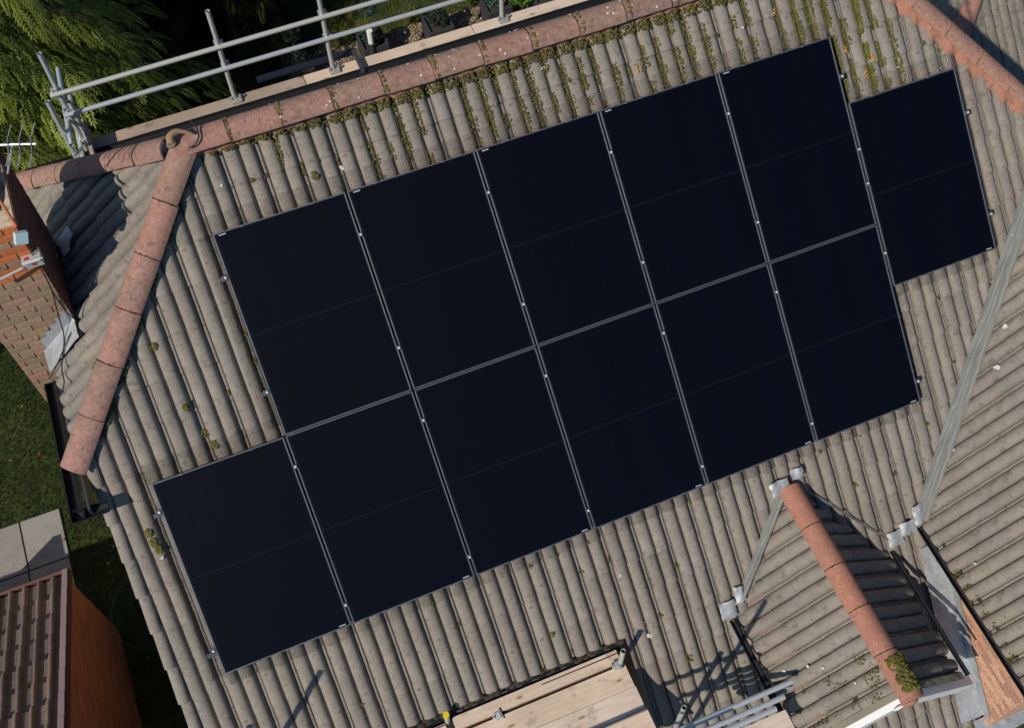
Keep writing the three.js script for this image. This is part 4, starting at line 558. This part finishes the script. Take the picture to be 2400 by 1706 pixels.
  bd(0.535, 2.185, 3.565, 3.685, -3.2, M.wood, 'narrow pale scaffold board next to the front gutter'); bd(-2, 0.46, 3.59, 3.70, -3.2, M.woodPale, 'narrow board left of the yellow capped pole'); bd(-1.9, 2.205, 3.72, 3.942, -3.2, M.wood, 'front platform scaffold board just past the open gap'); bd(-1.9, 2.21, 3.948, 4.16, -3.2, M.woodPale, 'third scaffold board out from the front gutter'); bd(-1.9, 2.22, 4.166, 4.385, -3.2, M.wood, 'fourth scaffold board out from the front gutter'); bd(-1.9, 2.2, 4.391, 4.61, -3.2, M.wood, 'outermost scaffold board of the front platform');
  bd(-1.9, 2.15, 3.66, 3.75, -3.245, M.woodDark, 'dark brown timber showing through the gap of the front platform', 0.03);
}

// ---------------------------------------------------------------- ground, garden, garage, neighbour
const GY = -6;
{
  const g = mesh('ground', metresUV(new THREE.PlaneGeometry(1400, 1400).rotateX(-Math.PI / 2)), std({ map: grassMap, bumpMap: grassBump, bumpScale: 0.012, roughness: 1, color: lin(1.0, 0.92, 0.85) })); g.position.y = GY; g.userData.kind = 'structure';
  // short blades in the parts of the lawn in view
  const bl = geo([-0.004, 0, 0, 0.004, 0, 0, 0.001, 0.045, 0.018, 0.0, 0, -0.004, 0, 0, 0.004, -0.014, 0.04, 0.003]); const spots = []; for (let i = 0; i < 52000; i++) { const left = i < 30000; const x = left ? rr(-4.1, -1.5) : rr(2.6, 7.2), z = left ? rr(-5.2, 1.6) : rr(-10.5, -7.75); spots.push([x, z, left]); }
  const im = new THREE.InstancedMesh(bl, std({ roughness: 0.9, side: THREE.DoubleSide }), spots.length), mm = new THREE.Matrix4(), q = new THREE.Quaternion(); spots.forEach(([x, z, left], i) => { q.setFromEuler(new THREE.Euler(rr(-0.4, 0.4), rnd() * 6.28, rr(-0.4, 0.4))); mm.compose(V(x, GY, z), q, V(1.3, rr(0.5, 1.1), 1.3)); im.setMatrixAt(i, mm); const n = fbm((x + 20) / 9, (z + 20) / 9, 12, 3, 3); const c = left ? mix3([0.016, 0.032, 0.004], [0.036, 0.056, 0.007], n) : mix3([0.05, 0.085, 0.01], [0.24, 0.22, 0.03], smooth(0.3, 0.7, n)); im.setColorAt(i, lin(...mul3(c, rr(0.7, 1.3)))); }); im.name = 'grass'; im.receiveShadow = true; scene.add(im); tag(im, 'short mown grass blades on the lawns around the house', 'grass', null, 'stuff');
  // gravel bed
  const gb = mesh('gravel_bed', quad(V(0.9, GY + 0.004, -7.2), V(9, GY + 0.004, -7.2), V(9, GY + 0.004, -7.95), V(0.9, GY + 0.004, -7.95)), std({ map: slabMap, color: lin(0.55, 0.42, 0.3), roughness: 1 })); gb.userData.kind = 'structure';
  const pe = new THREE.IcosahedronGeometry(1, 0), pm = new THREE.InstancedMesh(pe, std({ roughness: 0.95 }), 5200); for (let i = 0; i < 5200; i++) { q.setFromEuler(new THREE.Euler(rnd() * 6, rnd() * 6, rnd() * 6)); mm.compose(V(rr(0.9, 7.6), GY + 0.012, rr(-7.95, -7.2)), q, V(rr(0.012, 0.028), rr(0.01, 0.018), rr(0.012, 0.028))); pm.setMatrixAt(i, mm); const t = rnd(); pm.setColorAt(i, lin(...mul3(t < 0.5 ? [0.3, 0.22, 0.15] : t < 0.8 ? [0.2, 0.14, 0.1] : [0.42, 0.36, 0.28], rr(0.6, 1.2)))); } pm.name = 'gravel'; scene.add(pm); tag(pm, 'brown and buff gravel along the edge of the rear lawn', 'gravel', null, 'stuff');
}
{ // paving slabs beside the garage
  const p = thing('patio', 'pale concrete paving slabs on the grass behind the garage', 'patio'); for (const [x0, x1, z0, z1] of [[-3.59, -3.09, -1.5, -0.8], [-4.1, -3.6, -1.5, -0.8], [-3.6, -3.1, -0.79, -0.1], [-4.11, -3.61, -0.79, -0.1], [-4.6, -4.11, -1.5, -0.8], [-3.61, -3.11, -0.09, 0.6], [-4.12, -3.62, -0.09, 0.6]]) { const o = mesh('paving_slab', shiftUV(box(x1 - x0 - 0.008, 0.04, z1 - z0 - 0.008, 0, 0, 0, 0.005), rr(0, 1), rr(0, 1)), std({ map: slabMap, color: lin(...mul3([1, 1, 1.02], rr(0.92, 1.08))), roughness: 0.9, bumpMap: tileBump, bumpScale: 0.002 }), p); o.position.set((x0 + x1) / 2, GY + 0.012, (z0 + z1) / 2); }
}
{ // garage
  const g = thing('garage', 'low garage with brown double roman tiles and an orange brick side wall', 'garage'); const GX = -2.69, a = 30.7 * DEG, zf = 0.30, yf = -4.17; const top = 3.2;
  const f = frame(V(GX, yf, zf), V(-1, 0, 0), V(0, Math.cos(a), -Math.sin(a)), V(0, -Math.sin(a), -Math.cos(a)));   // u leftwards, v down to the rear eaves at v = 0
  tileSlope(g, 'rear_slope', f, { prof: romanRoll, w: 0.3, gauge: 0.33, step: 0.022, cols: [0, 13], rows: [-9, 0], u0: 0.05, v0: 0.0, clip: (u, v) => v > 0.05 || u > 4 ? null : [[0, -1, top]] }, BROWNT, 2.5);
  const vg = part('verge', g); for (let k = 0; k < 10; k++) { const o = mesh('verge_cap', [box(0.06, 0.012, 0.345, 0, 0.006, 0, 0.004)], std({ color: lin(0.34, 0.26, 0.25), roughness: 0.6 }), vg); o.applyMatrix4(f.m.clone().multiply(new THREE.Matrix4().makeTranslation(0.03, 0.014, -0.16 - k * 0.33).multiply(new THREE.Matrix4().makeRotationX(-0.03)))); }
  mesh('bargeboard', extrudeZY([[zf - 0.02, yf - 0.1], [zf - 0.02, yf + 0.0], [zf + top * Math.cos(a), yf + top * Math.sin(a)], [zf + top * Math.cos(a), yf + top * Math.sin(a) - 0.1]], GX - 0.03, GX + 0.012), std({ color: lin(0.075, 0.035, 0.03), roughness: 0.7 }), g); mesh('eaves_trim', box(4.2, 0.07, 0.03, GX - 2.1, yf - 0.05, zf - 0.02), std({ color: lin(0.16, 0.07, 0.055), roughness: 0.7 }), g);
  const ztop = zf + top * Math.cos(a), ytop = yf + top * Math.sin(a); const wallM = std({ map: (() => { const t = tex(512, 0.9, (x, y) => { const k = Math.floor(y * 12), fy = y * 12 - k, fx = (x * 4 + (k % 2) * 0.5) % 1; const j = fy < 0.12 || fx < 0.05; const n = noise(Math.floor(x * 4 + (k % 2) * 0.5) / 4, k / 12, 48, 6); return j ? [0.26, 0.14, 0.08] : mul3([0.31, 0.135, 0.06], 0.7 + 0.5 * n + 0.25 * noise(x, y, 160, 8)); }); return t; })(), roughness: 0.95 });
  mesh('wall', extrudeZY([[zf + 0.08, GY], [zf + 0.08, yf - 0.06], [ztop, ytop - 0.06], [ztop + 2.6, yf - 0.06], [ztop + 2.6, GY]], GX - 4.1, GX - 0.03), wallM, g);
  mesh('front_slope', quad(V(GX, ytop, ztop), V(GX - 4.2, ytop, ztop), V(GX - 4.2, yf, ztop + 2.75), V(GX, yf, ztop + 2.75)), BROWNT[1], g);
  const w = thing('garden_wall', 'low buff brick wall at the left edge beside the paving slabs', 'wall', V(-3.98, GY, 0.0)); bricks(w, frame(V(0, 0, -0.6), V(0, 0, 1), V(1, 0, 0), V(0, 1, 0)), 1.2, 12, 'buff', () => true); mesh('wall_core', box(0.1, 0.9, 1.19, -0.05, 0.45, 0), M.joint, w);
}
{ // round glass garden table
  const t = thing('garden_table', 'round glass garden table on the dark grass between garage and house', 'table', V(-2.1, GY, 0.55)); mesh('glass_top', new THREE.CylinderGeometry(0.52, 0.52, 0.008, 48).translate(0, 0.71, 0), new THREE.MeshPhysicalMaterial({ color: lin(0.8, 0.9, 0.88), roughness: 0, transmission: 1, thickness: 0, ior: 1.18, specularIntensity: 0.4 }), t); mesh('rim', new THREE.TorusGeometry(0.52, 0.004, 6, 60).rotateX(1.5708).translate(0, 0.71, 0), std({ color: lin(0.06, 0.09, 0.09), roughness: 0.4 }), t);
  for (let k = 0; k < 4; k++) { const a = k * 1.571 + 0.6; mesh('leg', tube(V(0.3 * Math.cos(a), 0.7, 0.3 * Math.sin(a)), V(0.4 * Math.cos(a), 0, 0.4 * Math.sin(a)), 0.012, 8), M.black, t); }
}
{ // neighbour's roof beyond the right hip
  const n = thing('neighbouring_house', 'neighbouring house with grey hipped roof and a clay hip beyond the right hip', 'house'); const A0 = V(10.261, -3.944, -2.863); const f = frame(A0, V(1, 0, 0), V(0, C, S), V(0, -S, C));
  const hipPt = [0.35, 0]; // hip passes here (u, v)
  tileSlope(n, 'front_slope', f, { prof: farRoll, w: 0.264, gauge: 0.285, step: 0.012, cols: [-8, 18], rows: [-12, 9], u0: 0, v0: 0, clip: (u, v) => [[-1, -C, -0.36 - 0.0]] }, FARROOF);
  const lf = frame(f.at(0.36, 0, 0), V(0, 0, 1), V(-S, C, 0), V(-C, -S, 0)); tileSlope(n, 'left_slope', lf, { prof: farRoll, w: 0.264, gauge: 0.285, step: 0.012, cols: [-16, 7], rows: [-12, 6], u0: 0, v0: 0, clip: (u, v) => [[1, -C, 0]] }, FARROOF);
  const h0 = f.at(0.36 + 2.6 * C, 0, -2.6), h1 = f.at(0.36 - 1.2 * C, 0, 1.2); ridgeRun(n, 'hip_line', h0, h1, CLAY, { joint: M.dirt, R: 0.13, len: 0.5 });
  mesh('roof_boarding', [quad(f.at(3.2, -0.06, -3.4), f.at(5, -0.06, -3.4), f.at(5, -0.06, 2.5), f.at(-1.6, -0.06, 2.5)), quad(lf.at(0, -0.06, 0), lf.at(-3, -0.06, -3.4), lf.at(-4, -0.06, 1.7), lf.at(1.2, -0.06, 1.7))], M.under, n); mesh('wall', extrudeXY([[9.2, GY], [9.2, -5.3], [15, -5.3], [15, GY]], -7, -1.2), M.wall, n);
}
// rear garden: planters, lights, shrubs
function leafCluster(r, n, size, col, seedv) { const pos = []; for (let i = 0; i < n; i++) { const a = rnd() * 6.283, b = Math.acos(rr(-0.6, 1)), q = r * Math.cbrt(rr(0.35, 1)); const c = V(Math.sin(b) * Math.cos(a) * q, Math.cos(b) * q, Math.sin(b) * Math.sin(a) * q), x = V(rr(-1, 1), rr(-0.6, 1), rr(-1, 1)).normalize(), y = V(rr(-1, 1), rr(-1, 1), rr(-1, 1)).cross(x).normalize(); const s = size * rr(0.6, 1.2); const p = [c.clone().addScaledVector(x, -s), c.clone().addScaledVector(y, s * 0.4), c.clone().addScaledVector(x, s), c.clone().addScaledVector(y, -s * 0.4)]; for (const k of [0, 1, 2, 0, 2, 3]) pos.push(p[k].x, p[k].y, p[k].z); } return geo(pos); }
const leafM = c => std({ color: lin(...c), roughness: 0.75, side: THREE.DoubleSide });
{
  const planter = (x, z, label, col, r) => { const t = thing('planter', label, 'planter', V(x, GY, z), 'square slate planters along the gravel'); const h = 0.4, w = 0.42; const wl = [box(w, h, 0.03, 0, h / 2, w / 2 - 0.015, 0.004), box(w, h, 0.03, 0, h / 2, -w / 2 + 0.015, 0.004), box(0.03, h, w - 0.06, w / 2 - 0.015, h / 2, 0), box(0.03, h, w - 0.06, -w / 2 + 0.015, h / 2, 0)]; for (const g of wl) mesh('side', g, M.slate, t); mesh('soil', box(w - 0.06, 0.02, w - 0.06, 0, h - 0.06, 0), M.dirt, t); const pl = part('shrub', t); mesh('trunk', tube(V(0, h - 0.06, 0), V(0, h + 0.7, 0), 0.015, 6), M.woodDark, pl); mesh('lower_foliage', leafCluster(r, 500, 0.03, col).translate(0, h + 0.1, 0), leafM(col), pl); mesh('upper_foliage', leafCluster(r * 0.85, 420, 0.03, col).translate(0, h + 0.62, 0), leafM(col), pl); };
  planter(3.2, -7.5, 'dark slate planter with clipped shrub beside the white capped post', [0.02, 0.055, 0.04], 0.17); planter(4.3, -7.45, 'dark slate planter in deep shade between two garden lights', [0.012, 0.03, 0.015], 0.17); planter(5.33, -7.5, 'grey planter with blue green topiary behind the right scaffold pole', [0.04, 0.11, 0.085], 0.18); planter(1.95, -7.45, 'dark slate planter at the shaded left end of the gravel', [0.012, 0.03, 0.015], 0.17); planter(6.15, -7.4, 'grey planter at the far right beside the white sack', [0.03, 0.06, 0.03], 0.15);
  for (const [x, z, l] of [[3.75, -7.42, 'black spike garden light on the gravel right of the first planter'], [4.8, -7.5, 'black spike garden light on the gravel near the blue green topiary']]) { const t = thing('garden_light', l, 'garden light', V(x, GY, z), 'black spike lights in the gravel'); mesh('stake', tube(V(0, 0, 0), V(0, 0.36, 0), 0.012, 8), M.black, t); mesh('lamp_head', new THREE.LatheGeometry([[0.001, 0.3], [0.035, 0.34], [0.055, 0.42], [0.06, 0.44], [0.03, 0.46], [0.001, 0.465]].map(p => new THREE.Vector2(...p)), 16), M.black, t); }
  const wp = thing('garden_post', 'white cylinder lamp post standing next to the first planter', 'lamp post', V(3.13, GY, -7.3)); mesh('body', new THREE.CylinderGeometry(0.045, 0.045, 0.62, 18).translate(0, 0.31, 0), M.slate, wp); mesh('shade', new THREE.CylinderGeometry(0.046, 0.046, 0.2, 18).translate(0, 0.62, 0), M.white, wp); mesh('cap', new THREE.CylinderGeometry(0.05, 0.05, 0.035, 18).translate(0, 0.75, 0), M.white, wp);
  const bag = mesh('white_sack', (() => { const g = new THREE.IcosahedronGeometry(0.2, 3), p = g.attributes.position; for (let i = 0; i < p.count; i++) { const k = 1 + 0.3 * (fbm((p.getX(i) + 1) / 2, (p.getZ(i) + p.getY(i) + 2) / 4, 9, 4) - 0.5); p.setXYZ(i, p.getX(i) * k, p.getY(i) * k * 0.9, p.getZ(i) * k); } g.computeVertexNormals(); return g; })(), M.white); bag.position.set(6.5, GY + 0.18, -7.3); tag(bag, 'crumpled white plastic sack on the ground at the top edge', 'sack');
  for (const [x, z, r, l] of [[5.75, -7.6, 0.33, 'bright green leafy bush left of the leaning scaffold tube'], [6.05, -7.85, 0.36, 'bright green leafy bush right of the leaning scaffold tube']]) { const b = thing('bush', l, 'bush', V(x, GY, z)); mesh('stem', [tube(V(0, 0, 0), V(0.05, 0.4, 0), 0.02, 6), tube(V(0, 0.1, 0), V(-0.12, 0.45, 0.1), 0.012, 6)], M.woodDark, b); mesh('foliage', leafCluster(r, 900, 0.05).translate(0, r + 0.15, 0), leafM([0.1, 0.2, 0.02]), b); }
  const leafG = geo([0, 0, 0, 0.03, 0.012, 0.01, 0.06, 0.004, 0, 0, 0, 0, 0.06, 0.004, 0, 0.03, 0.014, -0.014]); const lm = [[0.4, 0.2, 0.07], [0.42, 0.3, 0.14], [0.3, 0.12, 0.04]].map(leafM);
  for (let i = 0; i < 34; i++) { const o = mesh('fallen_leaf', leafG, pick(lm)); o.position.set(rr(-3.6, -1.75), GY + 0.045, rr(-3.8, 0.9)); o.rotation.set(rr(-0.3, 0.3), rnd() * 6.28, rr(-0.3, 0.3)); o.scale.setScalar(rr(0.7, 1.4)); tag(o, 'small dry orange leaf fallen on the lawn beside the house', 'leaf', 'dry leaves fallen on the side lawn'); }
}
// the conifer
{
  const frond = (() => { const pos = [], tri = (a, b, c) => pos.push(...a, ...b, ...c); const L = 0.36; const nb = 8; const leaf = (p, d, l, w) => { const x = d.clone().cross(V(0, 1, 0)).normalize(); const e = p.clone().addScaledVector(d, l), m = p.clone().addScaledVector(d, l * 0.45); const a = m.clone().addScaledVector(x, w), b = m.clone().addScaledVector(x, -w).add(V(0, -w * 0.5, 0)); tri(p.toArray(), a.toArray(), e.toArray()); tri(p.toArray(), e.toArray(), b.toArray()); };
    const st = t => V(0, -0.16 * t * t * L, L * t); for (let i = 0; i < nb; i++) { const t = i / nb, p = st(t); for (const s of [-1, 1]) { const d = V(s * 0.75, -0.12 - 0.3 * t, 0.72).normalize(); const l = 0.13 * (1 - 0.6 * t) * (0.8 + 0.4 * ((i * 7 % 5) / 5)); leaf(p, d, l * 1.1, 0.0125); const m = p.clone().addScaledVector(d, l * 0.5); leaf(m, V(s * 0.3, -0.2, 0.95).normalize(), l * 0.6, 0.009); } } leaf(st(0.9), V(0, -0.3, 1).normalize(), 0.12, 0.013); return geo(pos); })();
  const conifer = (x, z, H, R, n, label, bright, skirtY) => { const t = thing('conifer', label, 'tree', V(x, GY, z)); mesh('trunk', new THREE.CylinderGeometry(0.04, 0.22, H, 10).translate(0, H / 2, 0), M.bark, t);
    const items = [], limbs = []; for (let i = 0; i < n; i++) { const hh = skirtY + (H - skirtY) * Math.pow(rnd(), 1.5), r = R * Math.pow(1 - (hh - skirtY) / (H - skirtY), 0.85) * rr(0.75, 1.12) + 0.12, az = rnd() * 6.283, d = V(Math.cos(az), 0, Math.sin(az)); const P = s => d.clone().multiplyScalar(r * s).add(V(0, hh - GY + GY + 0.25 * s * r - 0.42 * s * s * r, 0)); if (i % 2 === 0) limbs.push(new THREE.TubeGeometry(new THREE.CatmullRomCurve3([0, 0.35, 0.7, 0.95].map(P)), 6, 0.014, 4)); const side = V(-d.z, 0, d.x); for (let s = 0.22; s <= 1.0; s += 0.055 / Math.max(0.5, r * 0.6)) for (const k of [-1, 1, 0]) { if (rnd() < 0.12) continue; const spread = 0.34 * r * (1 - s) * 0.9 + 0.12; const off = k * spread * rr(0.2, 1); const p = P(s).addScaledVector(side, off).add(V(0, rr(-0.08, 0.04) - Math.abs(off) * 0.2, 0)); const dir = d.clone().multiplyScalar(1).addScaledVector(side, k * rr(0.3, 1.0)).add(V(0, -0.45 - 0.5 * s + rr(-0.25, 0.2), 0)).normalize(); items.push([p, dir, s, rr(0.5, 1.0)]); } }
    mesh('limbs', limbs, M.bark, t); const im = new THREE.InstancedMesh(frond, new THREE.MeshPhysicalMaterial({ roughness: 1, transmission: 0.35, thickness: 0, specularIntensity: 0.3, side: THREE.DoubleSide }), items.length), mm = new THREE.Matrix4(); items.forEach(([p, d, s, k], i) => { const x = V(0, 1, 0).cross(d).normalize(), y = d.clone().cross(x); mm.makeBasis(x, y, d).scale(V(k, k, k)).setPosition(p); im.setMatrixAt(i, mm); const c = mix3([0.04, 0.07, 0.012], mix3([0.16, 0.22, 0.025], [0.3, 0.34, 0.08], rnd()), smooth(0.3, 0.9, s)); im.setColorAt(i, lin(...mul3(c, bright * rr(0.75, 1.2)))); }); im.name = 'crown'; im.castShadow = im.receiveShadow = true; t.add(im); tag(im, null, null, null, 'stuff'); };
  conifer(-2.5, -6.7, 9.0, 2.95, 330, 'tall feathery conifer with drooping sunlit green sprays behind the scaffold', 1.4, 1.4);
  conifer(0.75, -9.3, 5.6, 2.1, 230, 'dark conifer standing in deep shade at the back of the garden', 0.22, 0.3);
}
renderer.render(scene, camera);
